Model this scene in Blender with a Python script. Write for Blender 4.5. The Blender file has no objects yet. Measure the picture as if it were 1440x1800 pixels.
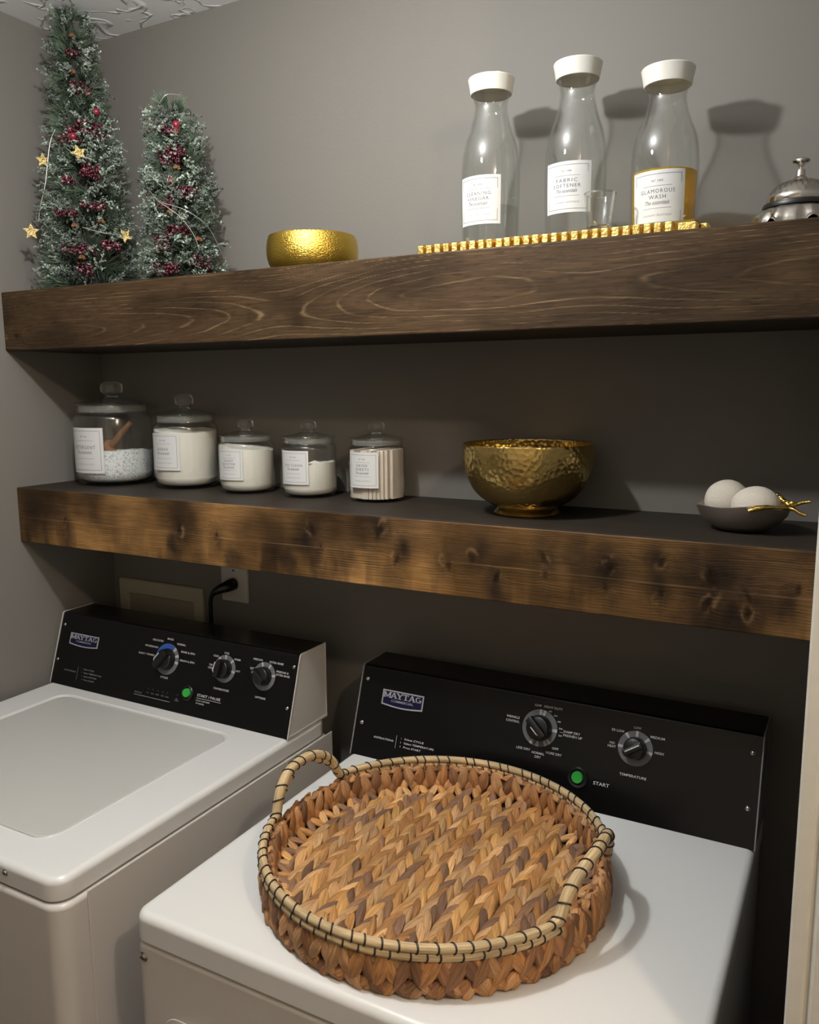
import bpy, bmesh, math, random
import numpy as np
from mathutils import Matrix, Vector
random.seed(7)
RNG = np.random.RandomState(11)
PI = math.pi
sc = bpy.context.scene
COL = sc.collection

# ------------------------------------------------------------------ camera
CAM_LOC = Vector((1.6681, -1.4642, 1.6428))
def cam_axes(yaw, pitch, roll):
    y, p, r = [math.radians(a) for a in (yaw, pitch, roll)]
    fw = Vector((-math.sin(y) * math.cos(p), math.cos(y) * math.cos(p), -math.sin(p)))
    rt = Vector((math.cos(y), math.sin(y), 0)); up = rt.cross(fw)
    return fw, math.cos(r) * rt + math.sin(r) * up, -math.sin(r) * rt + math.cos(r) * up
fw, rt, up = cam_axes(28.6164, 8.7021, -0.3899)
cd = bpy.data.cameras.new('camera'); cam = bpy.data.objects.new('camera', cd); COL.objects.link(cam)
cam.matrix_world = Matrix(((rt.x, up.x, -fw.x, CAM_LOC.x), (rt.y, up.y, -fw.y, CAM_LOC.y), (rt.z, up.z, -fw.z, CAM_LOC.z), (0, 0, 0, 1)))
cd.sensor_fit = 'HORIZONTAL'; cd.sensor_width = 36; cd.lens = 1450.976 / 1440 * 36
cd.clip_start = 0.02
sc.camera = cam

# ------------------------------------------------------------------ light
sc.view_settings.view_transform = 'Standard'; sc.view_settings.look = 'None'
sc.view_settings.gamma = 1; sc.view_settings.use_curve_mapping = False
sc.view_settings.exposure = 0.0
w = bpy.data.worlds.new('world'); sc.world = w; w.use_nodes = True
w.node_tree.nodes['Background'].inputs[0].default_value = (0.9, 0.95, 1, 1)
w.node_tree.nodes['Background'].inputs[1].default_value = 0.045
def lamp(name, loc, power, col, radius):
    l = bpy.data.lights.new(name, 'POINT'); l.energy = power; l.color = col; l.shadow_soft_size = radius
    o = bpy.data.objects.new(name, l); o.location = loc; COL.objects.link(o); return o
lamp('ceiling_bulb_light', (0.93, -0.80, 2.27), 28, (0.99, 1.0, 0.985), 0.022)
lamp('room_bulb_light', (2.20, -1.33, 2.35), 24, (1, 0.81, 0.60), 0.03)
try:
    sc.cycles.transparent_max_bounces = 40; sc.cycles.max_bounces = 14; sc.cycles.transmission_bounces = 12
    sc.cycles.glossy_bounces = 6; sc.cycles.sample_clamp_indirect = 30.0
except Exception: pass

# ------------------------------------------------------------------ materials
def srgb(r, g, b):
    f = lambda c: (c / 255) / 12.92 if c / 255 <= .04045 else ((c / 255 + .055) / 1.055) ** 2.4
    return (f(r), f(g), f(b), 1)
def newmat(name):
    m = bpy.data.materials.new(name); m.use_nodes = True
    nt = m.node_tree; return m, nt, nt.nodes['Principled BSDF']
def mat(name, col, rough=.5, metal=0, coat=0, spec=.5, noise=None, bump=None, var=0.0, emit=None):
    """plain principled; noise=(scale,) colour variation var; bump=(scale,strength,dist)"""
    m, nt, b = newmat(name)
    b.inputs['Base Color'].default_value = tuple(col[:3]) + (1,)
    b.inputs['Roughness'].default_value = rough; b.inputs['Metallic'].default_value = metal
    b.inputs['Coat Weight'].default_value = coat; b.inputs['Coat Roughness'].default_value = .08
    b.inputs['Specular IOR Level'].default_value = spec
    tc = nt.nodes.new('ShaderNodeTexCoord')
    if noise:
        n = nt.nodes.new('ShaderNodeTexNoise'); n.inputs['Scale'].default_value = noise; n.inputs['Detail'].default_value = 5
        nt.links.new(tc.outputs['Object'], n.inputs['Vector'])
        mx = nt.nodes.new('ShaderNodeMix'); mx.data_type = 'RGBA'
        mx.inputs[6].default_value = tuple(c * (1 - var) for c in col[:3]) + (1,)
        mx.inputs[7].default_value = tuple(min(1, c * (1 + var)) for c in col[:3]) + (1,)
        nt.links.new(n.outputs[0], mx.inputs[0]); nt.links.new(mx.outputs[2], b.inputs['Base Color'])
    if bump:
        n = nt.nodes.new('ShaderNodeTexNoise'); n.inputs['Scale'].default_value = bump[0]; n.inputs['Detail'].default_value = 4
        nt.links.new(tc.outputs['Object'], n.inputs['Vector'])
        bp = nt.nodes.new('ShaderNodeBump'); bp.inputs['Strength'].default_value = bump[1]; bp.inputs['Distance'].default_value = bump[2]
        nt.links.new(n.outputs[0], bp.inputs['Height']); nt.links.new(bp.outputs[0], b.inputs['Normal'])
    return m
def attr_mat(name, rough, bump=0.0, stripes=False, spec=.3, sss=0):
    m, nt, b = newmat(name)
    a = nt.nodes.new('ShaderNodeAttribute'); a.attribute_name = 'col'
    b.inputs['Roughness'].default_value = rough; b.inputs['Specular IOR Level'].default_value = spec
    out = a.outputs['Color']
    if stripes:
        u = nt.nodes.new('ShaderNodeAttribute'); u.attribute_name = 'suv'
        n = nt.nodes.new('ShaderNodeTexNoise'); n.inputs['Scale'].default_value = 1; n.inputs['Detail'].default_value = 4; n.inputs['Roughness'].default_value = .65
        nt.links.new(u.outputs['Vector'], n.inputs['Vector'])
        mr = nt.nodes.new('ShaderNodeMapRange'); mr.inputs[1].default_value = .3; mr.inputs[2].default_value = .7
        mr.inputs[3].default_value = .52; mr.inputs[4].default_value = 1.3
        nt.links.new(n.outputs[0], mr.inputs[0])
        mx = nt.nodes.new('ShaderNodeVectorMath'); mx.operation = 'SCALE'
        nt.links.new(out, mx.inputs[0]); nt.links.new(mr.outputs[0], mx.inputs['Scale']); out = mx.outputs[0]
        if bump:
            bp = nt.nodes.new('ShaderNodeBump'); bp.inputs['Strength'].default_value = bump; bp.inputs['Distance'].default_value = .0015
            nt.links.new(n.outputs[0], bp.inputs['Height']); nt.links.new(bp.outputs[0], b.inputs['Normal'])
    nt.links.new(out, b.inputs['Base Color'])
    return m
def wood_attr(name, rough):
    m, nt, b = newmat(name)
    a = nt.nodes.new('ShaderNodeAttribute'); a.attribute_name = 'col'
    tc = nt.nodes.new('ShaderNodeTexCoord'); mp = nt.nodes.new('ShaderNodeMapping'); mp.inputs['Scale'].default_value = (12, 60, 420)
    nt.links.new(tc.outputs['Object'], mp.inputs[0])
    n = nt.nodes.new('ShaderNodeTexNoise'); n.inputs['Scale'].default_value = 1; n.inputs['Detail'].default_value = 5
    nt.links.new(mp.outputs[0], n.inputs['Vector'])
    mr = nt.nodes.new('ShaderNodeMapRange'); mr.inputs[1].default_value = .3; mr.inputs[2].default_value = .7; mr.inputs[3].default_value = .72; mr.inputs[4].default_value = 1.25
    nt.links.new(n.outputs[0], mr.inputs[0])
    mx = nt.nodes.new('ShaderNodeVectorMath'); mx.operation = 'SCALE'
    nt.links.new(a.outputs['Color'], mx.inputs[0]); nt.links.new(mr.outputs[0], mx.inputs['Scale'])
    nt.links.new(mx.outputs[0], b.inputs['Base Color'])
    bp = nt.nodes.new('ShaderNodeBump'); bp.inputs['Strength'].default_value = .25; bp.inputs['Distance'].default_value = .0006
    nt.links.new(n.outputs[0], bp.inputs['Height']); nt.links.new(bp.outputs[0], b.inputs['Normal'])
    b.inputs['Roughness'].default_value = rough; b.inputs['Specular IOR Level'].default_value = .14
    return m
def glass_thin(name, tint=(.968, .974, .970), edge=.55):
    """clear thin-walled glass: lets light through, mirrors at grazing angles"""
    m = bpy.data.materials.new(name); m.use_nodes = True; nt = m.node_tree; nt.nodes.clear()
    o = nt.nodes.new('ShaderNodeOutputMaterial'); t = nt.nodes.new('ShaderNodeBsdfTransparent'); g = nt.nodes.new('ShaderNodeBsdfGlossy')
    g.inputs['Roughness'].default_value = .015; g.inputs['Color'].default_value = (1, 1, 1, 1)
    lw = nt.nodes.new('ShaderNodeLayerWeight'); lw.inputs['Blend'].default_value = .5
    p = nt.nodes.new('ShaderNodeMath'); p.operation = 'POWER'; p.inputs[1].default_value = 3.2
    nt.links.new(lw.outputs['Facing'], p.inputs[0])
    mr = nt.nodes.new('ShaderNodeMapRange'); mr.inputs[3].default_value = .04; mr.inputs[4].default_value = edge
    nt.links.new(p.outputs[0], mr.inputs[0])
    cm = nt.nodes.new('ShaderNodeMix'); cm.data_type = 'RGBA'
    cm.inputs[6].default_value = tuple(tint) + (1,); cm.inputs[7].default_value = tuple(c * .42 for c in tint) + (1,)
    p2 = nt.nodes.new('ShaderNodeMath'); p2.operation = 'POWER'; p2.inputs[1].default_value = 9; nt.links.new(lw.outputs['Facing'], p2.inputs[0]); nt.links.new(p2.outputs[0], cm.inputs[0]); nt.links.new(cm.outputs[2], t.inputs['Color'])
    ms = nt.nodes.new('ShaderNodeMixShader')
    nt.links.new(mr.outputs[0], ms.inputs[0]); nt.links.new(t.outputs[0], ms.inputs[1]); nt.links.new(g.outputs[0], ms.inputs[2])
    nt.links.new(ms.outputs[0], o.inputs[0]); return m
def glass_solid(name, ior=1.45, col=(1, 1, 1)):
    m, nt, b = newmat(name)
    b.inputs['Base Color'].default_value = tuple(col) + (1,); b.inputs['Roughness'].default_value = 0.01
    b.inputs['Transmission Weight'].default_value = 1; b.inputs['IOR'].default_value = ior
    return m
def metal_bumpy(name, col, rough, kind, scale, strength, dist):
    m, nt, b = newmat(name)
    b.inputs['Base Color'].default_value = tuple(col[:3]) + (1,); b.inputs['Metallic'].default_value = 1; b.inputs['Roughness'].default_value = rough
    tc = nt.nodes.new('ShaderNodeTexCoord'); mp = nt.nodes.new('ShaderNodeMapping'); nt.links.new(tc.outputs['Object'], mp.inputs[0])
    if kind == 'voronoi':
        n = nt.nodes.new('ShaderNodeTexVoronoi'); n.inputs['Scale'].default_value = scale; o = n.outputs['Distance']
    elif kind == 'brick':   # short chased dashes in rings round the bowl
        sp_ = nt.nodes.new('ShaderNodeSeparateXYZ'); nt.links.new(tc.outputs['Object'], sp_.inputs[0])
        at_ = nt.nodes.new('ShaderNodeMath'); at_.operation = 'ARCTAN2'; nt.links.new(sp_.outputs['Y'], at_.inputs[0]); nt.links.new(sp_.outputs['X'], at_.inputs[1])
        cb = nt.nodes.new('ShaderNodeCombineXYZ'); nt.links.new(at_.outputs[0], cb.inputs[0]); nt.links.new(sp_.outputs['Z'], cb.inputs[1])
        mp.inputs['Scale'].default_value = (26, 420, 1); nt.links.new(cb.outputs[0], mp.inputs[0])
        n = nt.nodes.new('ShaderNodeTexNoise'); n.inputs['Scale'].default_value = 1; n.inputs['Detail'].default_value = 2; o = n.outputs[0]
    else:
        n = nt.nodes.new('ShaderNodeTexNoise'); n.inputs['Scale'].default_value = scale; n.inputs['Detail'].default_value = 3; o = n.outputs[0]
    nt.links.new(mp.outputs[0], n.inputs['Vector'])
    bp = nt.nodes.new('ShaderNodeBump'); bp.inputs['Strength'].default_value = strength; bp.inputs['Distance'].default_value = dist
    nt.links.new(o, bp.inputs['Height']); nt.links.new(bp.outputs[0], b.inputs['Normal'])
    return m

M_wall = mat('greige_wall_paint', (.176, .165, .147), .62, spec=.3, bump=(160, .12, .002))
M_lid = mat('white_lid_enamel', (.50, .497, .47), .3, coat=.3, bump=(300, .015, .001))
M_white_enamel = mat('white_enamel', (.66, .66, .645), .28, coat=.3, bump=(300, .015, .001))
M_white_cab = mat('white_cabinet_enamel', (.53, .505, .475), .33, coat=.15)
M_black = mat('black_console_enamel', (.0038, .0038, .0040), .24, spec=.32, bump=(900, .03, .0002))
M_blackp = mat('black_plastic', (.006, .006, .006), .35)
M_gap = mat('dark_gap', (.012, .011, .01), .8)
M_print = mat('white_print', (.55, .55, .54), .6)
M_print_dim = mat('grey_print', (.2, .2, .2), .6)
M_ring = mat('grey_dial_ring', (.12, .125, .13), .5)
M_tick = mat('light_dial_tick', (.42, .43, .44), .5)
M_blue = mat('blue_dial_arc', (.03, .09, .36), .5)
M_green = mat('green_button', (.03, .36, .05), .35, coat=.4)
M_navy = mat('navy_badge', (.006, .007, .035), .5, spec=.2)
M_silver = mat('silver_badge', (.42, .42, .46), .4, .3)
M_steel = mat('steel_screw', (.55, .54, .52), .25, 1)
M_trim = mat('white_trim_paint', (.62, .60, .53), .5, noise=60, var=.06, bump=(90, .1, .002))
M_ceil, nt, b = newmat('stomp_textured_ceiling')
b.inputs['Base Color'].default_value = (.92, .92, .93, 1); b.inputs['Roughness'].default_value = .8
M_floor = mat('brown_floor', (.10, .085, .07), .5, noise=8, var=.2)
M_room = mat('room_wall_paint', (.62, .57, .50), .7)
M_frost = bpy.data.materials.new('ground_glass'); M_frost.use_nodes = True; nt = M_frost.node_tree; nt.nodes.clear()
o = nt.nodes.new('ShaderNodeOutputMaterial'); t = nt.nodes.new('ShaderNodeBsdfTransparent'); d = nt.nodes.new('ShaderNodeBsdfDiffuse'); d.inputs[0].default_value = (.55, .57, .55, 1)
ms = nt.nodes.new('ShaderNodeMixShader'); ms.inputs[0].default_value = .16
nt.links.new(t.outputs[0], ms.inputs[1]); nt.links.new(d.outputs[0], ms.inputs[2]); nt.links.new(ms.outputs[0], o.inputs[0])
M_glass = glass_thin('clear_glass')
M_glass_jar = glass_thin('jar_glass', (.972, .976, .972), .62)
M_knob = glass_solid('solid_glass', 1.46, (.98, 1, .99))
M_shot = glass_solid('shot_glass_glass', 1.45)
M_water = glass_thin('clear_liquid', (.94, .945, .94), .35)
M_lidwhite = mat('white_plastic', (.66, .65, .60), .35)
M_paper = mat('white_label_paper', (.60, .605, .60), .55)
M_ink = mat('grey_ink', (.085, .085, .09), .7)
M_inkl = mat('light_grey_ink', (.24, .24, .25), .7)
M_gold_bowl = metal_bumpy('textured_gold', (.72, .48, .085), .30, 'brick', 1, .7, .0020)
M_gold_ham = metal_bumpy('hammered_brass', (.60, .44, .16), .24, 'voronoi', 125, .38, .0030)
M_gold_foot = mat('smooth_brass', (.50, .36, .13), .25, 1)
M_gold_stud = metal_bumpy('gold_leaf_studs', (.80, .56, .17), .35, 'noise', 220, .5, .002)
M_gold_twig = metal_bumpy('gold_twig', (.80, .55, .13), .22, 'noise', 120, .6, .003)
M_gunmetal = metal_bumpy('dark_nickel', (.50, .44, .39), .48, 'noise', 30, .15, .003)
M_silverbell = metal_bumpy('polished_nickel', (.62, .58, .53), .16, 'noise', 60, .08, .002)
M_blackring = mat('black_band', (.008, .008, .008), .4)
M_wool = mat('felted_wool', (.60, .54, .46), .95, spec=.1, noise=40, var=.08, bump=(260, .6, .002))
M_borax = mat('ivory_powder', (.76, .74, .67), .95, spec=.05, noise=90, var=.04, bump=(500, .3, .001))
M_sheets = mat('dryer_sheet_fabric', (.66, .58, .49), .9, noise=30, var=.15)
M_scoop = mat('dark_wood_scoop', (.22, .10, .04), .5, noise=40, var=.3)
M_almond = mat('almond_plastic', (.42, .39, .30), .5)
M_plate = mat('white_outlet_plastic', (.50, .48, .45), .4)
M_woodtop = mat('dark_stained_top', (.027, .0205, .015), .6, spec=.25, noise=25, var=.35, bump=(60, .15, .001))
M_woodfront = wood_attr('stained_pine_front', .5)
M_weave = attr_mat('woven_hyacinth', .62, .8, True, spec=.25)
M_weaveback = mat('weave_shade_backing', (.16, .085, .038), .9)  # brown backing, shade between the strands painted into its tone
M_rush = attr_mat('rush_coil', .6, .5, True, spec=.25)
M_lace = mat('dark_lacing', (.012, .008, .006), .5)
M_needles = attr_mat('frosted_needles', .7)
M_berry = attr_mat('sugared_berries', .28, spec=.6)
M_bark = mat('dark_twig_core', (.03, .03, .026), .9, noise=30, var=.4)
M_star = metal_bumpy('glitter_gold', (.72, .55, .24), .35, 'noise', 400, .9, .003)
M_wire = mat('silver_wire', (.55, .54, .50), .45, .6)
M_bead = glass_solid('crystal_bead', 1.5)
M_cone = mat('cinnamon_scales', (.28, .13, .06), .8, noise=60, var=.3)

# detergent powder: off-white with grey-blue flecks
M_det, nt, b = newmat('speckled_detergent'); b.inputs['Roughness'].default_value = .95
tc = nt.nodes.new('ShaderNodeTexCoord'); v = nt.nodes.new('ShaderNodeTexVoronoi'); v.inputs['Scale'].default_value = 420
nt.links.new(tc.outputs['Object'], v.inputs['Vector'])
sep = nt.nodes.new('ShaderNodeSeparateColor'); nt.links.new(v.outputs['Color'], sep.inputs[0])
rp = nt.nodes.new('ShaderNodeValToRGB'); rp.color_ramp.elements[0].position = .16; rp.color_ramp.elements[0].color = (.40, .44, .48, 1)
rp.color_ramp.elements[1].position = .3; rp.color_ramp.elements[1].color = (.74, .76, .76, 1)
nt.links.new(sep.outputs[0], rp.inputs[0]); nt.links.new(rp.outputs[0], b.inputs['Base Color'])
# amber wash: coloured clear liquid with a little cloud
M_amber = bpy.data.materials.new('amber_liquid'); M_amber.use_nodes = True; nt = M_amber.node_tree; nt.nodes.clear()
o = nt.nodes.new('ShaderNodeOutputMaterial'); t = nt.nodes.new('ShaderNodeBsdfTransparent'); t.inputs[0].default_value = (.95, .72, .05, 1)
d = nt.nodes.new('ShaderNodeBsdfPrincipled'); d.inputs['Base Color'].default_value = (.66, .43, .015, 1); d.inputs['Roughness'].default_value = .15
ms = nt.nodes.new('ShaderNodeMixShader'); ms.inputs[0].default_value = .5
nt.links.new(t.outputs[0], ms.inputs[1]); nt.links.new(d.outputs[0], ms.inputs[2]); nt.links.new(ms.outputs[0], o.inputs[0])
# ceiling: thin raised plaster ridges
nt = M_ceil.node_tree; b = nt.nodes['Principled BSDF']
tc = nt.nodes.new('ShaderNodeTexCoord'); n1 = nt.nodes.new('ShaderNodeTexNoise'); n1.inputs['Scale'].default_value = 9; n1.inputs['Detail'].default_value = 2; n1.inputs['Distortion'].default_value = .8
nt.links.new(tc.outputs['Object'], n1.inputs['Vector'])
s_ = nt.nodes.new('ShaderNodeMath'); s_.operation = 'SUBTRACT'; s_.inputs[1].default_value = .5; nt.links.new(n1.outputs[0], s_.inputs[0])
a_ = nt.nodes.new('ShaderNodeMath'); a_.operation = 'ABSOLUTE'; nt.links.new(s_.outputs[0], a_.inputs[0])
r_ = nt.nodes.new('ShaderNodeMapRange'); r_.inputs[1].default_value = 0; r_.inputs[2].default_value = .03; r_.inputs[3].default_value = 1; r_.inputs[4].default_value = 0
nt.links.new(a_.outputs[0], r_.inputs[0])
bp = nt.nodes.new('ShaderNodeBump'); bp.inputs['Strength'].default_value = .9; bp.inputs['Distance'].default_value = .004
nt.links.new(r_.outputs[0], bp.inputs['Height']); nt.links.new(bp.outputs[0], b.inputs['Normal'])

# ------------------------------------------------------------------ mesh helpers
def world_off(o):
    v = Vector((0, 0, 0))
    while o is not None:
        v += o.location; o = o.parent
    return v
class B:
    """collects shapes (world coordinates) for one mesh object"""
    def __init__(s): s.V = []; s.F = []; s.M = []; s.n = 0
    def add(s, V, F, mi=0):
        s.V.append(np.asarray(V, float).reshape(-1, 3)); s.F += [tuple(i + s.n for i in f) for f in F]; s.M += [mi] * len(F); s.n += len(s.V[-1]); return s
    def build(s, name, mats, parent=None, smooth=True, angle=40, wn=False):
        V = np.concatenate(s.V); off = world_off(parent) if parent else Vector((0, 0, 0))
        V = V - np.array(off)
        me = bpy.data.meshes.new(name); me.from_pydata(V.tolist(), [], s.F)
        mats = mats if isinstance(mats, (list, tuple)) else [mats]
        for m in mats: me.materials.append(m)
        if len(mats) > 1: me.polygons.foreach_set('material_index', s.M)
        if smooth:
            me.polygons.foreach_set('use_smooth', [True] * len(me.polygons))
            if angle: me.set_sharp_from_angle(angle=math.radians(angle))
        me.update()
        o = bpy.data.objects.new(name, me); COL.objects.link(o)
        if parent: o.parent = parent
        if wn: m = o.modifiers.new('weighted_normals', 'WEIGHTED_NORMAL'); m.keep_sharp = True; m.weight = 90
        return o
def tag(o, label=None, cat=None, group=None, kind=None):
    if label: o['label'] = label
    if cat: o['category'] = cat
    if group: o['group'] = group
    if kind: o['kind'] = kind
    return o
def thing(name, label, cat, loc, group=None):
    o = bpy.data.objects.new(name, None); o.empty_display_size = .02; o.location = loc; COL.objects.link(o)
    return tag(o, label, cat, group)
def box(x0, x1, y0, y1, z0, z1):
    V = [(x, y, z) for z in (z0, z1) for y in (y0, y1) for x in (x0, x1)]
    return V, [(0, 2, 3, 1), (4, 5, 7, 6), (0, 1, 5, 4), (2, 6, 7, 3), (0, 4, 6, 2), (1, 3, 7, 5)]
class Fr:
    """a local frame: origin + three axes"""
    def __init__(s, o, x=(1, 0, 0), y=(0, 1, 0), z=(0, 0, 1)):
        s.o = np.array(o, float); s.m = np.array([x, y, z], float)
    def __call__(s, V): return np.asarray(V, float).reshape(-1, 3) @ s.m + s.o
def rrect(w, h, r, n=6):
    r = max(min(r, w / 2 - 1e-5, h / 2 - 1e-5), 1e-5); P = []
    for cx, cy, a in ((w / 2 - r, h / 2 - r, 0), (-w / 2 + r, h / 2 - r, 90), (-w / 2 + r, -h / 2 + r, 180), (w / 2 - r, -h / 2 + r, 270)):
        for k in range(n + 1):
            t = math.radians(a + 90 * k / n); P.append((cx + r * math.cos(t), cy + r * math.sin(t)))
    return P
def loft(loops, cap0=True, cap1=True, closed=True):
    n = len(loops[0]); V = [p for l in loops for p in l]; F = []
    for i in range(len(loops) - 1):
        for j in range(n if closed else n - 1):
            k = (j + 1) % n; F.append((i * n + j, i * n + k, (i + 1) * n + k, (i + 1) * n + j))
    if cap0: F.append(tuple(range(n - 1, -1, -1)))
    if cap1: F.append(tuple((len(loops) - 1) * n + j for j in range(n)))
    return V, F
def slab(w, h, r, levels, n=6, cap0=True, cap1=True):
    """stack of rounded rectangles, levels = (inset, z)"""
    return loft([[(x, y, z) for x, y in rrect(w - 2 * i, h - 2 * i, r - i, n)] for i, z in levels], cap0, cap1)
def edge_levels(z0, z1, re, k=4, both=False):
    L = []
    if both: L += [(re * (1 - math.cos(a)), z0 + re * (1 - math.sin(a))) for a in [PI / 2 * (1 - i / k) for i in range(k)]][::1]
    else: L += [(0, z0)]
    if both: L += [(0, z0 + re)]
    L += [(re * (1 - math.cos(PI / 2 * i / k)), z1 - re + re * math.sin(PI / 2 * i / k)) for i in range(k + 1)]
    return L
def lathe(prof, n=48, cap0=False, cap1=False, c=(0, 0, 0)):
    loops = [[(c[0] + r * math.cos(2 * PI * j / n), c[1] + r * math.sin(2 * PI * j / n), c[2] + z) for j in range(n)] for r, z in prof]
    return loft(loops, cap0, cap1)
def smoothprof(pts, k=6):
    """Catmull-Rom through profile points"""
    P = [np.array(p, float) for p in pts]; P = [2 * P[0] - P[1]] + P + [2 * P[-1] - P[-2]]; out = []
    for i in range(1, len(P) - 2):
        for j in range(k):
            t = j / k; a, b_, c, d_ = P[i - 1], P[i], P[i + 1], P[i + 2]
            out.append(tuple(.5 * ((2 * b_) + (c - a) * t + (2 * a - 5 * b_ + 4 * c - d_) * t * t + (-a + 3 * b_ - 3 * c + d_) * t ** 3)))
    out.append(tuple(P[-2])); return out
def tube(path, r, n=10, closed=False, cap=True):
    P = np.asarray(path, float); m = len(P); R = np.full(m, r) if np.isscalar(r) else np.asarray(r)
    T = np.zeros_like(P)
    for i in range(m):
        a = P[(i - 1) % m] if closed or i > 0 else P[i]; b_ = P[(i + 1) % m] if closed or i < m - 1 else P[i]
        T[i] = (b_ - a) / (np.linalg.norm(b_ - a) + 1e-12)
    ref = np.array([0, 0, 1.]) if abs(T[0][2]) < .9 else np.array([1., 0, 0]); loops = []
    u = np.cross(T[0], ref); u /= np.linalg.norm(u)
    for i in range(m):
        u = u - T[i] * (u @ T[i]); u /= np.linalg.norm(u) + 1e-12; v_ = np.cross(T[i], u)
        loops.append([tuple(P[i] + R[i] * (math.cos(2 * PI * j / n) * u + math.sin(2 * PI * j / n) * v_)) for j in range(n)])
    if closed:
        V, F = loft(loops, False, False); q = len(loops) - 1
        F += [(q * n + j, q * n + (j + 1) % n, (j + 1) % n, j) for j in range(n)]; return V, F
    return loft(loops, cap, cap)
def cyl(fr, r, z0, z1, n=24, re=0.0):
    pr = [(r, z0), (r, z1)] if not re else [(r, z0)] + [(r - re * (1 - math.cos(PI / 2 * i / 4)), z1 - re + re * math.sin(PI / 2 * i / 4)) for i in range(5)]
    V, F = lathe(pr, n, True, True); return fr(V), F
def annulus(fr, r0, r1, z0, z1, a0=0, a1=360, n=48):
    L = []
    for k in range(n + 1):
        a = math.radians(a0 + (a1 - a0) * k / n); c, s = math.cos(a), math.sin(a)
        L.append([(r0 * c, r0 * s, z0), (r1 * c, r1 * s, z0), (r1 * c, r1 * s, z1), (r0 * c, r0 * s, z1)])
    V, F = loft(L, True, True); return fr(V), F
def ball(c, r, n=14, m=9, sq=(1, 1, 1)):
    V = []; F = []
    for i in range(m + 1):
        a = PI * i / m
        for j in range(n): V.append((c[0] + r * sq[0] * math.sin(a) * math.cos(2 * PI * j / n), c[1] + r * sq[1] * math.sin(a) * math.sin(2 * PI * j / n), c[2] + r * sq[2] * math.cos(a)))
    for i in range(m):
        for j in range(n): F.append((i * n + j, (i + 1) * n + j, (i + 1) * n + (j + 1) % n, i * n + (j + 1) % n))
    return V, F
_tcache = {}
def text2d(s, bold=0.0, spacing=1.0, shear=0.0):
    """flat glyph mesh, cap height 1, centred on its width"""
    key = (s, bold, spacing, shear)
    if key in _tcache: return _tcache[key]
    cu = bpy.data.curves.new('lettering_curve', 'FONT'); cu.body = s; cu.size = 1.4; cu.resolution_u = 2; cu.space_character = spacing; cu.shear = shear; cu.offset = bold
    ob = bpy.data.objects.new('lettering_curve', cu); COL.objects.link(ob)
    dg = bpy.context.evaluated_depsgraph_get(); me = bpy.data.meshes.new_from_object(ob.evaluated_get(dg))
    V = np.array([v.co[:2] for v in me.vertices]).reshape(-1, 2); F = [tuple(p.vertices) for p in me.polygons]
    bpy.data.objects.remove(ob); bpy.data.curves.remove(cu); bpy.data.meshes.remove(me)
    if len(V): V = V - [(V[:, 0].min() + V[:, 0].max()) / 2, 0]
    _tcache[key] = (V, F); return V, F
def put_text(bd, mapf, s, x, y, cap, width=None, bold=0.0, spacing=1.0, shear=0.0, mi=0, align='c', maxfit=False):
    V, F = text2d(s, bold, spacing, shear)
    if not len(V): return
    w0 = V[:, 0].max() - V[:, 0].min(); sy = cap; sx = cap if width is None else width / w0
    P = np.stack([V[:, 0] * sx, V[:, 1] * sy - cap / 2], 1)
    if align == 'l': P[:, 0] += w0 * sx / 2
    bd.add(mapf(P[:, 0] + x, P[:, 1] + y), F, mi)
def set_col(o, cols, name='col'):
    a = o.data.attributes.new(name, 'FLOAT_COLOR', 'POINT')
    C = np.ones((len(cols), 4), np.float32); C[:, :3] = cols; a.data.foreach_set('color', C.ravel())
def set_vec(o, vec, name='suv'):
    a = o.data.attributes.new(name, 'FLOAT_VECTOR', 'POINT'); a.data.foreach_set('vector', np.asarray(vec, np.float32).ravel())
_lat = {}
def vnoise(x, y, seed=0):
    if seed not in _lat: _lat[seed] = np.random.RandomState(seed).rand(128, 128)
    L = _lat[seed]; xi = np.floor(x).astype(int); yi = np.floor(y).astype(int); fx = x - xi; fy = y - yi
    fx = fx * fx * (3 - 2 * fx); fy = fy * fy * (3 - 2 * fy); g = lambda i, j: L[i % 128, j % 128]
    return (g(xi, yi) * (1 - fx) + g(xi + 1, yi) * fx) * (1 - fy) + (g(xi, yi + 1) * (1 - fx) + g(xi + 1, yi + 1) * fx) * fy
def fbm(x, y, seed=0, o=4):
    s = 0; a = .5
    for k in range(o): s = s + a * vnoise(x * 2 ** k + 17 * k, y * 2 ** k + 5 * k, seed + k); a *= .5
    return s / (1 - .5 ** o)

# ------------------------------------------------------------------ the setting
H = 2.437
def struct(name, V, F, m): return tag(B().add(V, F).build(name, m, smooth=False), kind='structure')
struct('floor', *box(-.12, 3.3, -2.7, .12, -.1, 0), M_floor)
struct('ceiling', *box(-.12, 3.3, -2.7, .12, H, H + .1), M_ceil)
struct('wall_back', *box(-.12, 1.77, 0, .12, 0, H), M_wall)
struct('wall_left', *box(-.12, 0, -2.7, 0, 0, H), M_wall)
struct('wall_right', *box(1.652, 1.77, -.70, 0, 0, H), M_wall)
struct('wall_nook', *box(1.77, 3.3, -.70, -.58, 0, H), M_wall)
struct('wall_side', *box(3.2, 3.3, -2.6, -.70, 0, H), M_room)
struct('wall_front', *box(0, 3.2, -2.7, -2.6, 0, H), M_room)
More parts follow.
